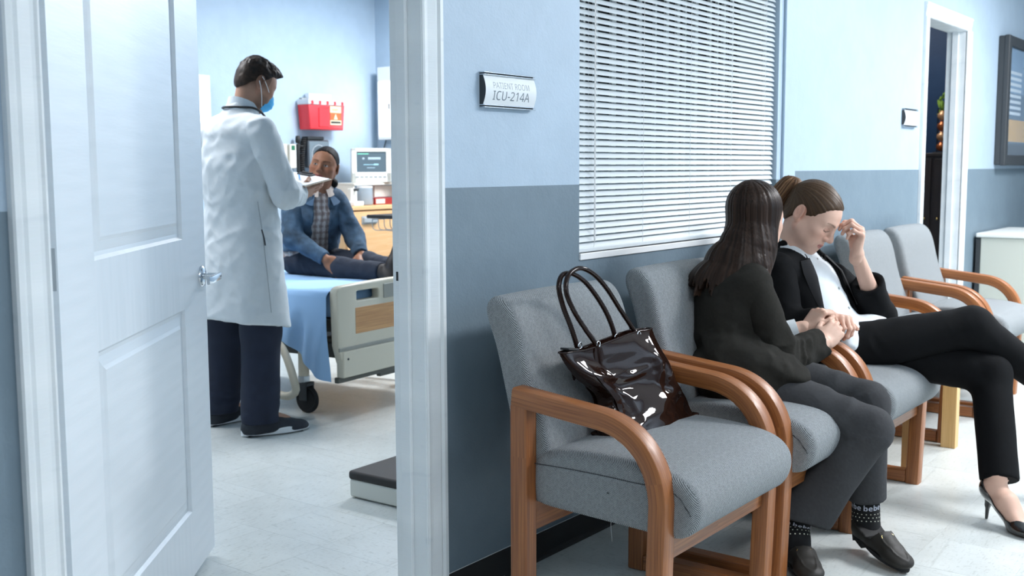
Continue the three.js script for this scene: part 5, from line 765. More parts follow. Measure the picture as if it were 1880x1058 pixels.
  P.add('sock', legTube([[3.288, 0.145, 0.696], [3.281, 0.118, 0.693], [3.268, 0.085, 0.70], [3.258, 0.045, 0.708]].reverse(), [0.046, 0.047, 0.0455, 0.045]), sockMat(false));
  P.add('sock', legTube([[3.531, 0.180, 0.831], [3.534, 0.135, 0.831], [3.528, 0.090, 0.835], [3.515, 0.045, 0.845]].reverse(), [0.046, 0.047, 0.0455, 0.045]), sockMat(false));
  const loafer = (pos, dir, pitch) => {
    const F = footPrims({ off: 0.004 }); const line = polyline([[-0.07, 0.066], [-0.03, 0.056], [0.03, 0.040], [0.052, 0.046], [0.066, 0.078], [0.08, 0.07], [0.2, 0.07]]);
    const M4 = toM(pos, dir); if (pitch) M4.multiply(new THREE.Matrix4().makeTranslation(0, 0, 0.14)).multiply(new THREE.Matrix4().makeRotationX(pitch)).multiply(new THREE.Matrix4().makeTranslation(0, 0, -0.14));
    const upper = netMesh([...F.L, cutP((x, y, z) => y - line(z), 0.003), cutP((x, y, z) => 0.008 - y, 0.004)], 0.003, { mod: (d, x, y, z) => { const seam = Math.exp(-((Math.hypot(x / 0.026, (z - 0.10) / 0.085) - 1) ** 2) / 0.006) * (z > 0.05 && y > 0.022 ? 1 : 0); return d - 0.0022 * seam; }, color: (x, y, z, nx, ny) => { const k = 1 + (fbm(x * 80, y * 80, z * 80, 2) - 0.5) * 0.2; return ny > 0.85 && y > 0.035 && z < 0.055 ? [0.004, 0.004, 0.004] : [0.026 * k, 0.024 * k, 0.021 * k]; } });
    const outline = []; for (let i = 0; i < 40; i++) { const a = (i / 40) * 2 * Math.PI, z = 0.062 + Math.sin(a) * 0.130, w = lerp(0.030, 0.044, smooth(z, -0.04, 0.12)) * (z > 0.15 ? Math.sqrt(Math.max(0, 1 - ((z - 0.15) / 0.045) ** 2)) * 0.3 + 0.7 : 1); outline.push([Math.cos(a) * w, z]); }
    const sh = new THREE.Shape(outline.map((q) => new THREE.Vector2(q[0], q[1]))); const sole = new THREE.ExtrudeGeometry(sh, { depth: 0.010, bevelEnabled: true, bevelSize: 0.002, bevelThickness: 0.002, bevelSegments: 2 }); sole.rotateX(Math.PI / 2); sole.translate(0, 0.012, 0);
    const hs = new THREE.Shape(outline.filter((q) => q[1] < 0.012).map((q) => new THREE.Vector2(q[0], q[1]))); const heel = new THREE.ExtrudeGeometry(hs, { depth: 0.018, bevelEnabled: true, bevelSize: 0.002, bevelThickness: 0.002 }); heel.rotateX(Math.PI / 2); heel.translate(0, 0.002, 0);
    for (const g of [upper, sole, heel]) { g.translate(0, 0.018, 0); g.applyMatrix4(M4); }
    const leather = M.cloth({ roughness: 0.55, sheen: 0, specularIntensity: 0.5 });
    const s = P.add('loafer', upper, leather); P.sub('sole', sole, M.rubber, s); P.sub('heel', heel, M.rubber, s);
    const bit = [new THREE.TorusGeometry(0.0095, 0.0022, 8, 20).rotateX(-1.0).translate(-0.014, 0.081, 0.082), new THREE.TorusGeometry(0.0095, 0.0022, 8, 20).rotateX(-1.0).translate(0.014, 0.081, 0.082), between(V(-0.012, 0.083, 0.083), V(0.012, 0.083, 0.083), 0.0026)].map((g) => (g.index ? g.toNonIndexed() : g)); for (const g of bit) g.applyMatrix4(M4); P.sub('metal_bit', bit, M.brass, s);
  };
  loafer([3.262, 0.0, 0.708], [-0.80, 0.60], 0);
  loafer([3.505, 0.0, 0.850], [-0.55, 0.835], 0.20);
}
// ================= woman with a ponytail, hand to her brow (third chair)
{
  const P = person('woman with a brown ponytail and black suit resting her brow on her hand', [4.13, 0, 0.5]);
  const sk = SKIN.light, H = V(4.098, 1.082, 0.394), fwd = V(-0.03, -0.57, 0.82), up = V(0.07, 1, 0), HM = frameM(H, fwd, up).multiply(new THREE.Matrix4().makeScale(1.07, 1.07, 1.07));
  const shR = [3.955, 0.88, 0.325], shL = [4.27, 0.88, 0.325], elR = [3.90, 0.665, 0.385], wrR = [3.868, 0.730, 0.560], elL = [4.345, 0.672, 0.590], wrL = [4.160, 0.932, 0.556];
  const hipR = [4.06, 0.575, 0.53], hipL = [4.21, 0.575, 0.53], knR = [4.30, 0.672, 0.95], knL = [4.31, 0.50, 1.02], anR = [4.52, 0.40, 1.25], anL = [4.125, 0.16, 1.108];
  const spine = (da, db) => [{ c: [4.14, 0.56, 0.51], l: [1, 0, 0], a: 0.165 + da, b: 0.105 + db }, { c: [4.15, 0.68, 0.435], l: [1, 0, 0], a: 0.135 + da, b: 0.098 + db }, { c: [4.13, 0.81, 0.365], l: [1, 0, 0], a: 0.15 + da, b: 0.105 + db }, { c: [4.11, 0.89, 0.325], l: [1, 0, 0], a: 0.15 + da, b: 0.078 + db }, { c: [4.10, 0.955, 0.325], l: [1, 0, 0], a: 0.052 + da * 0.5, b: 0.05 + db * 0.5 }];
  const body = netMesh([loftP(spine(0, 0), 0.03), capP([4.10, 0.945, 0.325], [4.10, 1.04, 0.35], 0.050, 0.047, 0.03), ...chainP([shR, elR, wrR], [0.045, 0.036, 0.026], 0.02), ...chainP([shL, elL], [0.045, 0.041], 0.02), capP(elL, wrL, 0.041, 0.0255, 0.02), ...chainP([hipR, knR, anR], [0.078, 0.055, 0.036], 0.03), ...chainP([hipL, knL, anL], [0.078, 0.055, 0.033], 0.03)], 0.009, { color: vari(sk, 0.08) });
  const hL = makeHand({ side: -1, skin: sk, scale: 1.1, flex: [[0.95, 0.95, 0.45], [1.05, 1.1, 0.5], [1.1, 1.2, 0.55], [1.15, 1.25, 0.6]], spread: 0.12, thumb: [[-0.04, 0.05, -0.028], [-0.034, 0.078, -0.046], [-0.026, 0.098, -0.056]] }, handM(V(...wrL).add(V(-0.002, 0.006, 0.0)), V(-0.12, 0.97, 0.20), V(0.45, -0.14, 0.88)));
  const hR = makeHand({ side: 1, skin: sk, flex: [[0.9, 1.0, 0.5], [0.95, 1.0, 0.5], [1.0, 1.0, 0.5], [1.05, 1.0, 0.5]] }, handM(V(...wrR).add(V(-0.002, 0.0, 0.004)), V(-0.55, 0.05, 0.83), V(0.1, 0.98, 0.1)));
  // feet in court shoes
  const pump = (M4) => {
    const F = footPrims({ heel: 0.085 }), E = footPrims({ heel: 0.085, off: 0.0045 });
    const skinF = netMesh(F.L, 0.004, { color: vari(sk, 0.08) }); skinF.applyMatrix4(M4);
    const line = polyline([[-0.07, 0.152], [-0.045, 0.150], [-0.02, 0.118], [0.03, 0.068], [0.085, 0.032], [0.112, 0.030], [0.13, 0.045], [0.2, 0.06]]);
    const up2 = netMesh([...E.L, capP([0, 0.10, -0.02], [0, 0.012, 0.10], 0.022, 0.024, 0.02), capP([0, 0.012, 0.10], [0, 0.010, 0.185], 0.028, 0.012, 0.02), cutP((x, y, z) => y - line(z) - Math.max(0, 0.010 * Math.abs(x) / 0.03), 0.003), cutP((x, y, z) => 0.004 - y, 0.003)], 0.003, { color: () => [0.008, 0.008, 0.009] }); up2.applyMatrix4(M4);
    const heel = netMesh([capP([0, 0.094, -0.038], [0, 0.055, -0.048], 0.022, 0.010, 0.02), capP([0, 0.055, -0.048], [0, 0.003, -0.052], 0.0085, 0.0055, 0.01), cutP((x, y, z) => -y, 0.001)], 0.003, { color: () => [0.006, 0.006, 0.006] }); heel.applyMatrix4(M4);
    return { skinF, up2, heel };
  };
  const pl = pump(toM([4.095, 0, 1.112], [-0.60, 0.80]));
  const RM = new THREE.Matrix4().makeTranslation(4.53, 0.385, 1.268).multiply(new THREE.Matrix4().makeRotationY(0.35)).multiply(new THREE.Matrix4().makeRotationX(0.55)).multiply(new THREE.Matrix4().makeTranslation(0, -0.165, 0.005)); const pr = pump(RM);
  P.add('body', [body, makeHead({ skin: sk, closed: true, neckZ: 0.015, brow: [0.10, 0.06, 0.04], browK: 0.6, full: 1.09, lip: [0.50, 0.20, 0.18] }, HM), hL, hR, pl.skinF, pr.skinF], M.skin);
  const patent = M.cloth({ roughness: 0.18, sheen: 0, clearcoat: 0.9, clearcoatRoughness: 0.08 });
  for (const q of [pl, pr]) { const s = P.add('court_shoe', q.up2, patent); P.sub('stiletto_heel', q.heel, patent, s); }
  // trousers
  const bc = [0.0050, 0.0054, 0.0062], bcol = (x, y, z) => { const k = 1 + (noise3(x * 350, y * 350, z * 350) - 0.5) * 0.3 + (fbm(x * 18, y * 18, z * 18, 2) - 0.5) * 0.2; return bc.map((c) => c * k); };
  const tw = (d, x, y, z) => { const e = Math.hypot(x - 4.29, y - 0.62, z - 0.90), e2 = Math.hypot(x - 4.30, y - 0.47, z - 0.985), e3 = Math.hypot(x - 4.13, y - 0.6, z - 0.58); const f = 1 - Math.abs(fbm(x * 10, y * 9 + z * 14, z * 10, 2) * 2 - 1); return d - 0.014 * (Math.exp(-e * e / 0.01) + Math.exp(-e2 * e2 / 0.008) + 0.8 * Math.exp(-e3 * e3 / 0.02)) * (f - 0.72) - 0.005 * (fbm(x * 12, y * 8, z * 12, 2) - 0.5); };
  const tro = [netMesh([ellP([4.14, 0.565, 0.49], [0.175, 0.10, 0.135], 0.04), capP(hipR, knR, 0.098, 0.074, 0.03), capP(knR, anR, 0.072, 0.054, 0.03), endCut(knR, [4.50, 0.425, 1.225], 0.005)], 0.0065, { mod: tw, color: bcol }), netMesh([capP(hipL, knL, 0.095, 0.073, 0.03), capP(knL, anL, 0.071, 0.067, 0.03), endCut(knL, [4.132, 0.142, 1.10], 0.005)], 0.0065, { mod: tw, color: bcol })];
  P.add('trousers', tro, fine);
  // white shirt, untucked and rumpled at the waist
  const sp = loftP(spine(0.010, 0.012), 0.03);
  const swr = (d, x, y, z) => { const f = 1 - Math.abs(fbm(x * 9 + y * 4, y * 20, z * 12, 2) * 2 - 1), low = 1 - smooth(y, 0.62, 0.78); return d - 0.012 * (0.25 + 1.3 * low) * (f - 0.7) - 0.004 * (fbm(x * 20, y * 20, z * 20, 2) - 0.5); };
  const shirtG = netMesh([sp, ...[[4.06, 0.655, 0.565], [4.13, 0.650, 0.585], [4.21, 0.655, 0.575], [4.27, 0.665, 0.575], [4.24, 0.655, 0.61], [4.305, 0.655, 0.60]].map((c, i) => ellP(c, [0.055, 0.026, 0.032], 0.03)), ellP([4.06, 0.62, 0.59], [0.085, 0.05, 0.04], 0.03), capP([4.10, 0.93, 0.322], [4.098, 0.985, 0.336], 0.066, 0.060, 0.012), halfP(V(0, 1, 0.55), [4.1, 0.978, 0.345], 0.004)], 0.005, { mod: swr, color: (x, y, z) => { const k = 0.98 + 0.03 * noise3(x * 200, y * 200, z * 200); return [0.72 * k, 0.77 * k, 0.80 * k]; } });
  const shirt = P.add('shirt', shirtG, M.cloth({ roughness: 0.8 }));
  const cm = M.cloth({ vertexColors: false, color: 0xdde4e8, side: THREE.DoubleSide });
  const leaf = (sd) => gridSurf((u, v) => { const a = lerp(0.10, 2.2, u) * sd, r = 0.066 + 0.010 * v; return V(4.10 + r * Math.sin(a), lerp(0.972, 0.940, v) - 0.040 * Math.cos(a) - 0.018 * v * (1 - smooth(u, 0, 0.35)), 0.330 + r * Math.cos(a) * 0.98); }, 20, 4);
  P.sub('collar', leaf(1), cm, shirt); P.sub('collar', leaf(-1), cm, shirt);
  for (let i = 0; i < 5; i++) { const s = 3.4 - i * 0.62, fr = spine(0.010, 0.012), a = Math.min(3, Math.floor(s)), t = s - a, A = fr[a], B = fr[a + 1], c = V(...A.c).lerp(V(...B.c), t), e = V(...B.c).sub(V(...A.c)).normalize(), f = V(1, 0, 0).cross(e); c.addScaledVector(f, lerp(A.b, B.b, t) + 0.002); const b = new THREE.CylinderGeometry(0.0055, 0.0055, 0.003, 14); b.applyQuaternion(new THREE.Quaternion().setFromUnitVectors(V(0, 1, 0), f)); b.translate(c.x - 0.004, c.y, c.z); P.sub('button', b, M.plasticGrey, shirt); }
  // blazer, open in front
  const bl = loftP([{ c: [4.14, 0.535, 0.50], l: [1, 0, 0], a: 0.215, b: 0.145, b2: 0.14 }, { c: [4.15, 0.68, 0.425], l: [1, 0, 0], a: 0.18, b: 0.128, b2: 0.125 }, { c: [4.13, 0.81, 0.362], l: [1, 0, 0], a: 0.182, b: 0.135, b2: 0.125 }, { c: [4.11, 0.888, 0.325], l: [1, 0, 0], a: 0.172, b: 0.104, b2: 0.10 }, { c: [4.10, 0.95, 0.322], l: [1, 0, 0], a: 0.074, b: 0.07 }], 0.03);
  const hwL = polyline([[0, 0.12], [1, 0.085], [2, 0.06], [3, 0.045], [3.5, 0.045], [4, 0.055]]), hwR = polyline([[0, 0.17], [1, 0.15], [2, 0.122], [3, 0.082], [3.5, 0.065], [4, 0.06]]);
  const open = { op: -1, k: 0.008, c: null, d: (x, y, z) => { const q = bl.frame(x, y, z); return Math.max(0.005 - q.w, q.u > 0 ? q.u - hwL(q.s) : -q.u - hwR(q.s)); } };
  const jw = (d, x, y, z) => { const f = 1 - Math.abs(fbm(x * 8, y * 14, z * 10, 2) * 2 - 1); return d - 0.008 * (f - 0.7) - 0.004 * (fbm(x * 12, y * 12, z * 12, 2) - 0.5); };
  const blz = netMesh([bl, capP(shR, [4.03, 0.905, 0.325], 0.066, 0.05, 0.03), capP(shL, [4.19, 0.905, 0.325], 0.066, 0.05, 0.03), open, halfP(V(0, -1, 0.25), [4.1, 0.545, 0.5], 0.005)], 0.006, { mod: jw, color: bcol });
  const slR = netMesh([capP(shR, elR, 0.068, 0.062, 0.02), capP(elR, [3.89, 0.715, 0.545], 0.062, 0.047, 0.03), endCut(elR, [3.889, 0.712, 0.54], 0.005)], 0.007, { mod: jw, color: bcol });
  const slL = netMesh([capP(shL, [4.375, 0.672, 0.57], 0.076, 0.068, 0.02), capP([4.375, 0.668, 0.575], [4.232, 0.836, 0.566], 0.066, 0.064, 0.03), capP([4.375, 0.665, 0.56], [4.40, 0.64, 0.53], 0.064, 0.05, 0.04), halfP(V(-0.66, 0.75, -0.05), [4.245, 0.818, 0.568], 0.005), subP(ellP([4.238, 0.826, 0.568], [0.050, 0.040, 0.050]), 0.006)], 0.006, { mod: jw, color: bcol });
  const bz = P.add('blazer', [blz, slR, slL], fine);
  // lapels: flat leaves folded back along the opening
  const lap = (s) => gridSurf((u, v) => { const ss = lerp(1.0, 3.75, u), w = lerp(0, 0.050 * Math.sin(Math.PI * Math.min(1, u * 1.02)) ** 0.6 * (0.55 + 0.6 * u) * (1 - smooth(u, 0.72, 1.0)), v), nodes = [[4.14, 0.535, 0.50, 0.145], [4.15, 0.68, 0.425, 0.128], [4.13, 0.81, 0.362, 0.135], [4.11, 0.888, 0.325, 0.104], [4.10, 0.95, 0.322, 0.07]]; const a = Math.min(3, Math.floor(ss)), t = ss - a, A = nodes[a], B = nodes[a + 1], c = V(lerp(A[0], B[0], t), lerp(A[1], B[1], t), lerp(A[2], B[2], t)), e = V(B[0] - A[0], B[1] - A[1], B[2] - A[2]).normalize(), f = V(1, 0, 0).cross(e).normalize(), aa = [0.215, 0.18, 0.182, 0.172, 0.074], ha = lerp(aa[a], aa[a + 1], t), x = s * ((s > 0 ? hwL(ss) : hwR(ss)) + w - 0.002); const k = Math.sqrt(Math.max(0.02, 1 - (x / ha) ** 2)); return c.add(V(x, 0, 0)).addScaledVector(f, lerp(A[3], B[3], t) * k + 0.008 + 0.004 * Math.sin(Math.PI * v)); }, 30, 6);
  P.sub('lapel', lap(1), M.cloth({ vertexColors: false, color: 0x17181b, side: THREE.DoubleSide }), bz); P.sub('lapel', lap(-1), M.cloth({ vertexColors: false, color: 0x17181b, side: THREE.DoubleSide }), bz);
  // hair: swept back into a ponytail high on the back of the head
  const line = polyline([[-0.12, -0.075], [-0.06, -0.060], [-0.03, -0.040], [-0.005, -0.012], [0.004, 0.022], [0.02, 0.040], [0.04, 0.052], [0.065, 0.066], [0.085, 0.086], [0.10, 0.1], [0.14, 0.12]]);
  const hp = [...hairCap(0.006, line, 0.014), ellP([0, 0.038, -0.100], [0.024, 0.022, 0.018], 0.02), ellP([0, -0.012, -0.046], [0.066, 0.062, 0.058], 0.02), cutP((x, y, z) => (z - line(y, x)) * 0.75, 0.006), subP(ellP([0.084, -0.002, -0.016], [0.022, 0.034, 0.024]), 0.004), subP(ellP([-0.084, -0.002, -0.016], [0.022, 0.034, 0.024]), 0.004)];
  const flow = (x, y, z) => { const dx = x, dy = y - 0.04, dz = z + 0.10; return Math.atan2(dx, Math.hypot(dy, dz) * Math.sign(dz + 0.02) + 0.0) * 1.0 + Math.atan2(dy, dz) * 0.9; };
  const hg = netMesh(hp, 0.0028, { bounds: [[-0.1, -0.14, -0.14], [0.1, 0.14, 0.12]], mod: (d, x, y, z) => d - 0.0030 * (noise3(flow(x, y, z) * 26, Math.hypot(x, y, z) * 6, 1) - 0.5), color: strandCol([0.046, 0.028, 0.0165], [0.095, 0.058, 0.034], (x, y, z) => fbm(flow(x, y, z) * 34, Math.hypot(x, y, z) * 5, 2, 2)) }); hg.applyMatrix4(HM);
  const pony = [...chainP([[0, 0.040, -0.104], [0, 0.048, -0.118], [0, 0.036, -0.136], [0, -0.006, -0.142], [0, -0.05, -0.128], [0.0, -0.10, -0.105]], [0.018, 0.023, 0.029, 0.031, 0.027, 0.012], 0.03)];
  const pg = netMesh(pony, 0.003, { mod: (d, x, y, z) => d - 0.005 * (noise3(Math.atan2(x, z + 0.14) * 10, y * 6, 1) - 0.5), color: strandCol([0.07, 0.036, 0.018], [0.26, 0.145, 0.075], (x, y, z) => fbm(Math.atan2(x, z + 0.13) * 16, y * 5, 2, 2)) }); pg.applyMatrix4(HM);
  const tie = new THREE.TorusGeometry(0.019, 0.006, 8, 20).rotateX(0.6).translate(0, 0.046, -0.112); tie.applyMatrix4(HM);
  const hr = P.add('hair', hg, hairMat()); P.sub('ponytail', pg, hairMat(), hr); P.sub('hair_tie', tie, M.black, hr);
}
// ================= doctor
{
  const P = person('standing man in a long white coat and blue mask holding a clipboard', [3.47, 0, -2.2]);
  const sk = SKIN.tan, H = V(3.545, 1.675, -2.17), fwd = V(0.86, -0.46, 0.14), HM = frameM(H, fwd);
  const shR = [3.435, 1.44, -2.015], shL = [3.44, 1.44, -2.385], elR = [3.53, 1.155, -1.965], wrR = [3.655, 1.148, -2.01], elL = [3.53, 1.15, -2.42], wrL = [3.70, 1.135, -2.235];
  const hipR = [3.47, 0.92, -2.11], hipL = [3.47, 0.92, -2.31], knR = [3.46, 0.50, -2.08], knL = [3.47, 0.50, -2.35], anR = [3.425, 0.095, -2.06], anL = [3.46, 0.095, -2.40];
  const Z = [0, 0, -1], spine = (da, db) => [{ c: [3.47, 0.92, -2.205], l: Z, a: 0.165 + da, b: 0.115 + db }, { c: [3.47, 1.08, -2.205], l: Z, a: 0.15 + da, b: 0.11 + db }, { c: [3.46, 1.28, -2.20], l: Z, a: 0.17 + da, b: 0.12 + db }, { c: [3.45, 1.43, -2.20], l: Z, a: 0.17 + da, b: 0.09 + db }, { c: [3.465, 1.52, -2.195], l: Z, a: 0.065 + da * 0.5, b: 0.062 + db * 0.5 }];
  const body = netMesh([loftP(spine(0, 0), 0.03), capP([3.465, 1.50, -2.195], [3.51, 1.60, -2.18], 0.054, 0.052, 0.03), ...chainP([shR, elR, wrR], [0.055, 0.045, 0.03], 0.02), ...chainP([shL, elL, wrL], [0.055, 0.045, 0.03], 0.02), ...chainP([hipR, knR, anR], [0.085, 0.06, 0.04], 0.03), ...chainP([hipL, knL, anL], [0.085, 0.06, 0.04], 0.03), capP(anR, [3.55, 0.05, -2.02], 0.04, 0.03, 0.02), capP(anL, [3.59, 0.05, -2.41], 0.04, 0.03, 0.02)], 0.012, { color: vari(sk, 0.1) });
  const hR = makeHand({ side: 1, skin: sk, scale: 1.08, flex: [[0.06, 0.12, 0.08], [0.08, 0.14, 0.08], [0.1, 0.16, 0.08], [0.12, 0.2, 0.1]], thumb: [[-0.046, 0.042, -0.016], [-0.05, 0.070, -0.030], [-0.036, 0.092, -0.036]] }, handM(V(...wrR).add(V(0.006, 0.004, 0)), V(0.92, 0.10, -0.14), V(0.0, -0.62, 0.78)));
  const hL = makeHand({ side: -1, skin: sk, scale: 1.08, flex: [[0.1, 0.1, 0.1], [0.1, 0.1, 0.1], [0.1, 0.1, 0.1], [0.1, 0.1, 0.1]], thumb: [[-0.044, 0.042, -0.006], [-0.05, 0.074, -0.010], [-0.046, 0.098, -0.012]] }, handM(V(...wrL), V(0.86, 0.10, 0.34), V(0.1, -0.97, 0.1)));
  const stubble = (c, x, y, z) => { const b = smooth(-y, 0.035, 0.06) * smooth(z, -0.01, 0.02); const fade = (z < 0.035 && y > -0.055) ? smooth(y + z * -0.35, -0.05, 0.02) * (Math.abs(x) > 0.045 || z < -0.02 ? 1 : 0) : 0; c = mixc(c, [0.12, 0.075, 0.055], b * 0.5); return mixc(c, [0.035, 0.022, 0.016], fade * 0.55); };
  P.add('body', [body, makeHead({ skin: sk, brow: [0.03, 0.018, 0.012], browK: 0.95, neck: 0.051, neckZ: 0.002, jaw: 1.15, extra: stubble }, HM), hR, hL], M.skin);
  const line = polyline([[-0.09, -0.085], [-0.055, -0.068], [-0.03, -0.052], [-0.008, -0.036], [0.0, 0.010], [0.012, 0.028], [0.03, 0.038], [0.05, 0.056], [0.075, 0.078], [0.10, 0.11], [0.14, 0.13]]);
  const hg = netMesh([ellP([0, 0.046, -0.012], [0.0765, 0.090, 0.096], 0.02), ellP([0, 0.095, 0.045], [0.058, 0.030, 0.050], 0.03), ellP([0, 0.084, 0.085], [0.046, 0.020, 0.024], 0.02), ellP([0, -0.012, -0.044], [0.0685, 0.066, 0.062], 0.03), cutP((x, y, z) => (z - line(y)) * 0.75, 0.006)], 0.003, { mod: (d, x, y, z) => d - (y > 0.06 ? 0.012 : 0.003) * (fbm(x * 70, y * 50, z * 50, 2) - 0.5) + (y < 0.03 ? 0.0035 * smooth(-y, -0.03, 0.03) : 0), color: (x, y, z) => mixc([0.012, 0.009, 0.008], [0.055, 0.036, 0.026], clamp(fbm(x * 120, y * 90, z * 60, 2) * 1.1 - 0.25 + 0.5 * smooth(-y, -0.05, 0.05), 0, 1)) }); hg.applyMatrix4(HM);
  P.add('hair', hg, hairMat({ roughness: 0.5 }));
  // mask, worn low over the chin
  const mk = gridSurf((u, v) => { const a = lerp(-1.12, 1.12, u), y = lerp(-0.018, -0.112, v); const base = 0.068 + 0.034 * Math.sin(Math.PI * clamp(v * 0.9 + 0.12, 0, 1)) - 0.012 * v; const r = base + 0.012 * Math.cos(a * 1.3) + 0.0012 * Math.sin(v * 28); return V(Math.sin(a) * (0.064 + 0.010 * Math.cos(a)), y, Math.cos(a) * r + 0.018); }, 30, 24); mk.applyMatrix4(HM);
  const mask = P.add('face_mask', mk, M.cloth({ vertexColors: false, color: 0x53b4ea, side: THREE.DoubleSide }));
  for (const s of [-1, 1]) { const e = [tube([[s * 0.066, -0.022, 0.052], [s * 0.080, -0.004, 0.020], [s * 0.084, 0.014, -0.008], [s * 0.084, 0.022, -0.024]], 0.0016, 24, 6), tube([[s * 0.064, -0.100, 0.046], [s * 0.080, -0.062, 0.016], [s * 0.085, -0.026, -0.010], [s * 0.086, -0.004, -0.03]], 0.0016, 24, 6)].map((g) => g.applyMatrix4(HM)); for (const q of e) P.sub('ear_loop', q, M.white, mask); }
  // trousers
  const nc = [0.0125, 0.018, 0.036], ncol = (x, y, z) => { const k = 1 + (fbm(x * 30, y * 30, z * 30, 2) - 0.5) * 0.3; return nc.map((c) => c * k); };
  const bag = (d, x, y, z) => d - 0.010 * smooth(0.34 - y, 0.0, 0.2) * (1 - Math.abs(fbm(x * 7, y * 22, z * 7, 2) * 2 - 1) - 0.6) * 1.6 - 0.005 * (fbm(x * 9, y * 6, z * 9, 2) - 0.5);
  P.add('trousers', [netMesh([...chainP([hipR, knR, anR], [0.098, 0.095, 0.088], 0.03), halfP(V(0, -1, 0.02), [3.43, 0.065, -2.06], 0.004)], 0.008, { mod: bag, color: ncol }), netMesh([...chainP([hipL, knL, anL], [0.098, 0.095, 0.088], 0.03), halfP(V(0, -1, 0.02), [3.46, 0.065, -2.40], 0.004)], 0.008, { mod: bag, color: ncol })], M.cloth());
  // coat
  const cc = [0.66, 0.70, 0.715]; const cwr = (d, x, y, z) => { const e = Math.hypot(x - 3.54, y - 1.17, z + 1.97), up = smooth(y, 1.15, 1.35), w = Math.exp(-((y - 1.06) ** 2) / 0.02); const f = 1 - Math.abs(fbm(x * 6 + y * 4, y * 11 - z * 5, z * 9, 2) * 2 - 1), ff = 1 - Math.abs(fbm(x * 14 - y * 6, y * 16 + z * 9, z * 14, 2) * 2 - 1), fv = fbm(x * 10, y * 2.2, z * 10, 2) - 0.5, fs = 1 - Math.abs(fbm(x * 26, y * 8, z * 20, 2) * 2 - 1); return d - 0.011 * (0.6 + w + 0.5 * up) * (f - 0.7) - 0.005 * (ff - 0.7) - 0.016 * fv * smooth(-y, -1.0, -0.75) - 0.014 * Math.exp(-e * e / 0.03) * (fs - 0.7) - 0.012 * Math.exp(-((x - 3.46) ** 2 + (y - 1.36) ** 2 + (z + 2.03) ** 2) / 0.006) * (f - 0.7); };
  const ccol = (x, y, z) => { const k = 0.97 + 0.05 * noise3(x * 90, y * 90, z * 90); return cc.map((c) => c * k); };
  const coatL = loftP([{ c: [3.46, 0.50, -2.215], l: Z, a: 0.255, b: 0.205 }, { c: [3.465, 0.75, -2.21], l: Z, a: 0.228, b: 0.175 }, { c: [3.47, 0.95, -2.205], l: Z, a: 0.207, b: 0.152 }, { c: [3.465, 1.10, -2.205], l: Z, a: 0.195, b: 0.140 }, { c: [3.455, 1.28, -2.20], l: Z, a: 0.210, b: 0.145 }, { c: [3.445, 1.425, -2.20], l: Z, a: 0.192, b: 0.115 }, { c: [3.468, 1.535, -2.193], l: Z, a: 0.078, b: 0.074 }], 0.03, 2.2);
  const coat = netMesh([coatL, capP(shR, [3.445, 1.47, -2.11], 0.072, 0.055, 0.04), capP(shL, [3.445, 1.47, -2.29], 0.072, 0.055, 0.04), halfP(V(-0.16, -1, -0.02), [3.46, 0.53, -2.2], 0.005)], 0.008, { mod: cwr, color: ccol });
  const sR = netMesh([capP(shR, elR, 0.076, 0.068, 0.02), capP(elR, wrR, 0.067, 0.054, 0.03), endCut(elR, [3.647, 1.148, -2.008], 0.006)], 0.0065, { mod: cwr, color: ccol }), sL = netMesh([capP(shL, elL, 0.076, 0.066, 0.02), capP(elL, wrL, 0.066, 0.054, 0.03), endCut(elL, [3.69, 1.135, -2.245], 0.006)], 0.008, { mod: cwr, color: ccol });
  const coatM = M.cloth({ roughness: 0.85, sheen: 0.05 }), ct = P.add('white_coat', [coat, sR, sL], coatM);
  const collar = gridSurf((u, v) => { const a = lerp(-2.6, 2.6, u), r = lerp(0.066, 0.086, v), back = Math.cos(a); const y = lerp(1.588, 1.522, v) + 0.026 * back - 0.0; return V(3.478 - r * back * 0.98 + 0.004, y, -2.19 + r * Math.sin(a)); }, 40, 6); P.sub('collar', collar, M.cloth({ vertexColors: false, color: 0xd5dde2, side: THREE.DoubleSide }), ct);
  P.sub('pocket_slit', tube([[3.405, 0.99, -1.988], [3.415, 0.95, -1.985], [3.42, 0.915, -1.983]], 0.0035, 12, 6), M.darkGrey, ct);
  P.sub('side_seam', tube([[3.40, 1.12, -2.005], [3.41, 0.98, -1.990], [3.42, 0.80, -1.978], [3.425, 0.60, -1.960]], 0.0018, 30, 5), M.plasticGrey, ct);
  // trainers
  const trainer = (pos, dir) => {
    const M4 = toM(pos, dir), F = footPrims({ off: 0.012 }), sc = new THREE.Matrix4().makeScale(1.08, 1.05, 1.18);
    const upper = netMesh([...F.L, cutP((x, y, z) => y - polyline([[-0.07, 0.085], [0.02, 0.088], [0.06, 0.08], [0.2, 0.07]])(z), 0.004), cutP((x, y, z) => 0.012 - y, 0.004)], 0.004, { color: vari([0.028, 0.032, 0.04], 0.4) });
    const out = []; for (let i = 0; i < 44; i++) { const a = (i / 44) * 2 * Math.PI, z = 0.062 + Math.sin(a) * 0.140, w = lerp(0.040, 0.053, smooth(z, -0.04, 0.12)) * (z > 0.15 ? 0.75 + 0.25 * Math.sqrt(Math.max(0, 1 - ((z - 0.15) / 0.055) ** 2)) : 1); out.push(new THREE.Vector2(Math.cos(a) * w, z)); }
    const mid = new THREE.ExtrudeGeometry(new THREE.Shape(out), { depth: 0.020, bevelEnabled: true, bevelSize: 0.004, bevelThickness: 0.004, bevelSegments: 3 }); mid.rotateX(Math.PI / 2); mid.translate(0, 0.029, 0);
    const tread = [rbox(-0.03, 0.03, 0, 0.008, -0.06, 0.03, 0.003), rbox(-0.035, 0.035, 0, 0.008, 0.09, 0.17, 0.003)];
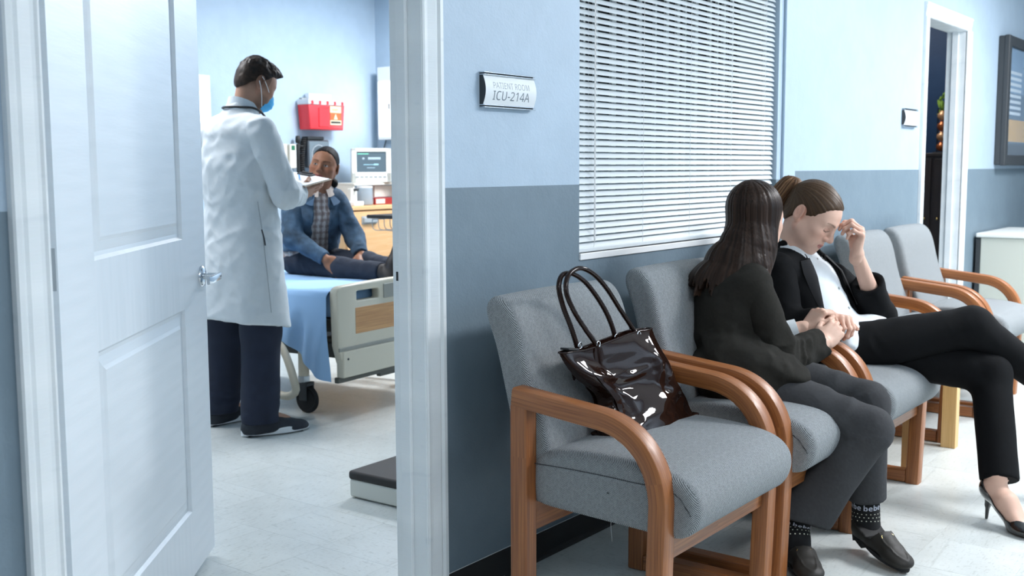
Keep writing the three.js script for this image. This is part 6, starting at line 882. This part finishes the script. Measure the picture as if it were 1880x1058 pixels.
    const laces = [0, 1, 2, 3].map((i) => tube([[-0.022, 0.076 - i * 0.010, 0.045 + i * 0.018], [0, 0.084 - i * 0.010, 0.048 + i * 0.018], [0.022, 0.076 - i * 0.010, 0.045 + i * 0.018]], 0.003, 10, 6));
    for (const g of [upper, mid, ...tread, ...laces]) { g.applyMatrix4(sc); g.applyMatrix4(M4); }
    const s = P.add('trainer', upper, M.cloth()); P.sub('sole', mid, M.white, s); for (const q of tread) P.sub('tread', q, M.rubber, s); for (const q of laces) P.sub('lace', q, std(0x5a6068, 0.8), s);
  };
  trainer([3.425, 0, -2.06], [0.93, 0.36]); trainer([3.46, 0, -2.405], [1, -0.05]);
  // stethoscope and clipboard
  const st = thing('stethoscope', 'black stethoscope tube hanging around the neck of the white coat', 'stethoscope', [3.475, 1.518, -2.195]);
  part('tube', tube([[0.10, -0.10, 0.085], [0.06, 0.0, 0.100], [0.0, 0.037, 0.098], [-0.055, 0.042, 0.062], [-0.083, 0.044, 0.005], [-0.060, 0.042, -0.06], [0.0, 0.037, -0.090], [0.06, 0.0, -0.095], [0.11, -0.10, -0.08], [0.13, -0.2, -0.06]], 0.0055, 90, 10), M.black, st);
  part('chest_piece', [cyl(0.02, 0.022, 0.012).rotateZ(Math.PI / 2).translate(0.145, -0.22, -0.06)], M.chrome, st); part('ear_tubes', [tube([[0.10, -0.10, 0.085], [0.125, -0.16, 0.075], [0.135, -0.20, 0.06]], 0.004, 14, 8)], M.chrome, st);
  const cb = thing('clipboard', 'clipboard with white paper held by the doctor in front of the patient', 'clipboard', [3.71, 1.220, -2.075]); cb.rotation.set(0.16, 0.25, 0.14, 'YXZ');
  part('board', rbox(-0.11, 0.13, -0.004, 0, -0.16, 0.12, 0.0015), std(0x8a7a66, 0.6), cb); part('paper', rbox(-0.10, 0.12, 0, 0.003, -0.15, 0.11, 0.0006), std(0xeef1f2, 0.8), cb);
  part('clip', [rbox(0.085, 0.13, 0.002, 0.010, -0.06, 0.02, 0.002), between(V(0.12, 0.012, -0.05), V(0.12, 0.012, 0.01), 0.005)], M.black, cb);
  { const pen = thing('pen', 'blue pen lying on the clipboard paper', 'pen', [3.71, 1.220, -2.075]); pen.rotation.copy(cb.rotation); part('barrel', between(V(-0.02, 0.0075, 0.03), V(0.06, 0.0075, -0.03), 0.004), std(0x3d7fc0, 0.4), pen); part('tip', between(V(-0.02, 0.0075, 0.03), V(-0.032, 0.0075, 0.039), 0.0035, 0.001), M.steel, pen); }
}
// ================= patient on the bed
{
  const P = person('woman in a denim jacket and dark jeans sitting on the hospital bed', [4.42, 0.66, -2.6]);
  const sk = SKIN.brown, H = V(4.418, 1.283, -2.625), fwd = V(-0.84, 0.10, 0.53), up = V(0.13, 1, 0.15), HM = frameM(H, fwd, up).multiply(new THREE.Matrix4().makeScale(0.96, 0.95, 0.96));
  const shR = [4.30, 1.085, -2.765], shL = [4.515, 1.085, -2.635], elR = [4.235, 0.885, -2.71], wrR = [4.305, 0.762, -2.505], elL = [4.56, 0.87, -2.535], wrL = [4.505, 0.775, -2.43];
  const hipR = [4.375, 0.735, -2.83], hipL = [4.52, 0.735, -2.80], knR = [4.355, 0.716, -2.44], knL = [4.53, 0.735, -2.40], anR = [4.385, 0.706, -2.14], anL = [4.475, 0.715, -2.12];
  const sL = [0.85, 0, 0.5], spine = (da, db) => [{ c: [4.45, 0.755, -2.82], l: [0.98, 0, 0.2], a: 0.155 + da, b: 0.11 + db }, { c: [4.45, 0.87, -2.77], l: [0.92, 0, 0.35], a: 0.13 + da, b: 0.10 + db }, { c: [4.43, 1.0, -2.71], l: sL, a: 0.135 + da, b: 0.10 + db }, { c: [4.42, 1.085, -2.69], l: sL, a: 0.135 + da, b: 0.075 + db }, { c: [4.418, 1.15, -2.67], l: sL, a: 0.052 + da * 0.5, b: 0.052 + db * 0.5 }];
  const body = netMesh([loftP(spine(0, 0), 0.03), capP([4.418, 1.13, -2.67], [4.42, 1.23, -2.64], 0.048, 0.047, 0.03), ...chainP([shR, elR, wrR], [0.045, 0.037, 0.026], 0.02), ...chainP([shL, elL, wrL], [0.045, 0.037, 0.026], 0.02), ...chainP([hipR, knR, anR], [0.065, 0.045, 0.038], 0.03), ...chainP([hipL, knL, anL], [0.065, 0.045, 0.038], 0.03)], 0.011, { color: vari(sk, 0.12) });
  const hR = makeHand({ side: 1, skin: sk, scale: 1.05, flex: [[0.45, 0.5, 0.3], [0.45, 0.5, 0.3], [0.5, 0.5, 0.3], [0.5, 0.5, 0.3]], spread: 0.3, thumb: [[-0.042, 0.044, -0.01], [-0.066, 0.068, -0.016], [-0.08, 0.088, -0.022]] }, handM(V(...wrR).add(V(-0.004, 0, 0.006)), V(0.22, -0.62, 0.76), V(-0.82, 0.28, 0.48)));
  const hL = makeHand({ side: -1, skin: sk, scale: 1.05, flex: [[0.6, 0.7, 0.4], [0.6, 0.7, 0.4], [0.65, 0.7, 0.4], [0.7, 0.7, 0.4]], spread: 0.2 }, handM(V(...wrL).add(V(-0.004, 0, 0.006)), V(-0.50, -0.48, 0.62), V(0.05, 0.70, 0.68)));
  P.add('body', [body, makeHead({ skin: sk, brow: [0.012, 0.007, 0.005], full: 1.12, jaw: 0.9, lip: [0.24, 0.07, 0.06], gaze: [-0.0022, 0.0012] }, HM), hR, hL], M.skin);
  const line = polyline([[-0.12, -0.07], [-0.06, -0.058], [-0.02, -0.036], [0.0, -0.006], [0.012, 0.026], [0.035, 0.044], [0.065, 0.064], [0.085, 0.080], [0.10, 0.09], [0.14, 0.1]]);
  const hg = netMesh([...hairCap(0.003, line, 0.014), ellP([0.0, -0.012, -0.046], [0.066, 0.062, 0.058], 0.02), cutP((x, y, z) => (z - line(y, x)) * 0.75, 0.006), ellP([0.045, -0.085, -0.075], [0.036, 0.032, 0.034], 0.01)], 0.003, { mod: (d, x, y, z) => d - 0.002 * (noise3(x * 140, y * 20, z * 30) - 0.5), color: () => [0.007, 0.006, 0.006] }); hg.applyMatrix4(HM); P.add('hair', hg, hairMat({ roughness: 0.65, specularIntensity: 0.2 }));
  // jeans and boots
  const jn = [0.013, 0.019, 0.034], jcol = (x, y, z) => { const k = 1 + (fbm(x * 40, y * 40, z * 40, 2) - 0.5) * 0.4; return jn.map((c) => c * k); };
  const wr = wrinkle(0.005, 14, 14, 18, 1);
  P.add('jeans', [netMesh([ellP([4.45, 0.74, -2.82], [0.165, 0.085, 0.14], 0.04), ...chainP([hipR, knR, anR], [0.080, 0.058, 0.053], 0.03), halfP(V(0.05, -0.1, 1), [4.385, 0.73, -2.155], 0.004)], 0.008, { mod: wr, color: jcol }), netMesh([...chainP([hipL, knL, anL], [0.080, 0.058, 0.053], 0.03), halfP(V(-0.1, -0.1, 1), [4.475, 0.74, -2.135], 0.004)], 0.008, { mod: wr, color: jcol })], M.cloth());
  for (const [an, tip] of [[anR, [4.425, 0.835, -2.085]], [anL, [4.51, 0.825, -2.075]]]) {
    const heel = [an[0] + 0.005, an[1] - 0.035, an[2] + 0.045], g = netMesh([capP([an[0], an[1], an[2] - 0.02], heel, 0.047, 0.038, 0.02), capP(heel, [(heel[0] + tip[0]) / 2, (heel[1] + tip[1]) / 2 + 0.005, (heel[2] + tip[2]) / 2 - 0.004], 0.039, 0.038, 0.02), capP([(heel[0] + tip[0]) / 2, (heel[1] + tip[1]) / 2, (heel[2] + tip[2]) / 2], tip, 0.037, 0.024, 0.02)], 0.0045, { color: vari([0.017, 0.012, 0.010], 0.4) }); P.add('boot', g, M.cloth({ roughness: 0.6 }));
  }
  // plaid shirt
  const fr = loftP(spine(0.008, 0.010), 0.03); const plaid = (x, y, z) => { const q = fr.frame(x, y, z), st = (v, p, w) => (((v / p) % 1) + 1) % 1 < w; let c = [0.46, 0.40, 0.37]; if (st(q.u + 10, 0.034, 0.34)) c = mixc(c, [0.14, 0.085, 0.075], 0.6); if (st(y, 0.036, 0.36)) c = mixc(c, [0.15, 0.09, 0.08], 0.55); if (st(q.u + 10.012, 0.034, 0.1)) c = mixc(c, [0.65, 0.62, 0.6], 0.7); return c; };
  const shirt = P.add('plaid_shirt', netMesh([fr, halfP(V(0.05, 1, -0.1), [4.435, 1.135, -2.645], 0.004)], 0.006, { mod: wrinkle(0.005, 16, 10, 16, 1), color: plaid }), M.cloth());
  const colr = (s) => gridSurf((u, v) => { const a = lerp(-2.9, -0.35, u) * s, r = lerp(0.060, 0.086, v), y = lerp(1.192, 1.15, v) - 0.04 * smooth(u, 0.4, 1), fx = -0.53, fz = 0.85; return V(4.42 + r * (Math.cos(a) * fx - Math.sin(a) * fz), y, -2.665 + r * (Math.cos(a) * fz + Math.sin(a) * fx)); }, 20, 4); const pcm = M.cloth({ vertexColors: false, color: 0xb3a8a0, side: THREE.DoubleSide }); P.sub('collar', colr(1), pcm, shirt); P.sub('collar', colr(-1), pcm, shirt);
  // denim jacket
  const dn = [0.036, 0.068, 0.108], dcol = (x, y, z) => { const n = fbm(x * 24, y * 24, z * 24, 3), k = 0.8 + 1.7 * (n - 0.3) + 0.25 * (noise3(x * 260, y * 260, z * 260) - 0.5); return dn.map((c) => c * k); };
  const jl = loftP([{ c: [4.45, 0.80, -2.80], l: [0.98, 0, 0.2], a: 0.178, b: 0.135 }, { c: [4.45, 0.88, -2.77], l: [0.92, 0, 0.35], a: 0.165, b: 0.128 }, { c: [4.43, 1.0, -2.715], l: sL, a: 0.164, b: 0.130 }, { c: [4.42, 1.085, -2.693], l: sL, a: 0.15, b: 0.1 }, { c: [4.418, 1.14, -2.675], l: sL, a: 0.075, b: 0.07 }], 0.03);
  const hwid = polyline([[0, 0.062], [2, 0.050], [3, 0.045], [4, 0.055]]), opn = { op: -1, k: 0.006, c: null, d: (x, y, z) => { const q = jl.frame(x, y, z); return Math.max(0.005 - q.w, Math.abs(q.u) - hwid(q.s)); } };
  const dw = wrinkle(0.006, 12, 16, 12, 1);
  const jg = netMesh([jl, capP(shR, [4.365, 1.105, -2.725], 0.062, 0.05, 0.03), capP(shL, [4.465, 1.105, -2.665], 0.062, 0.05, 0.03), opn, halfP(V(0, -1, 0), [4.45, 0.80, -2.8], 0.005)], 0.0065, { mod: dw, color: dcol });
  const aR = netMesh([...chainP([shR, elR], [0.064, 0.058], 0.02), capP(elR, wrR, 0.057, 0.042, 0.03), endCut(elR, [4.30, 0.768, -2.517], 0.005)], 0.006, { mod: dw, color: dcol }), aL = netMesh([...chainP([shL, elL], [0.064, 0.056], 0.02), capP(elL, wrL, 0.055, 0.042, 0.03), endCut(elL, [4.508, 0.781, -2.442], 0.005)], 0.006, { mod: dw, color: dcol });
  const jk = P.add('denim_jacket', [jg, aR, aL], M.cloth());
  const jcl = (s) => gridSurf((u, v) => { const a = lerp(-2.9, -0.5, u) * s, r = lerp(0.080, 0.122, v), y = lerp(1.185, 1.118, v) - 0.055 * smooth(u, 0.4, 1), fx = -0.53, fz = 0.85; return V(4.42 + r * (Math.cos(a) * fx - Math.sin(a) * fz), y, -2.675 + r * (Math.cos(a) * fz + Math.sin(a) * fx)); }, 20, 4); const dcm = M.cloth({ vertexColors: false, color: 0x3d566f, side: THREE.DoubleSide }); P.sub('collar', jcl(1), dcm, jk); P.sub('collar', jcl(-1), dcm, jk);
}
scene.traverse((o) => { if (o.isLight) { o.castShadow = !o.isRectAreaLight; } });
renderer.render(scene, camera);
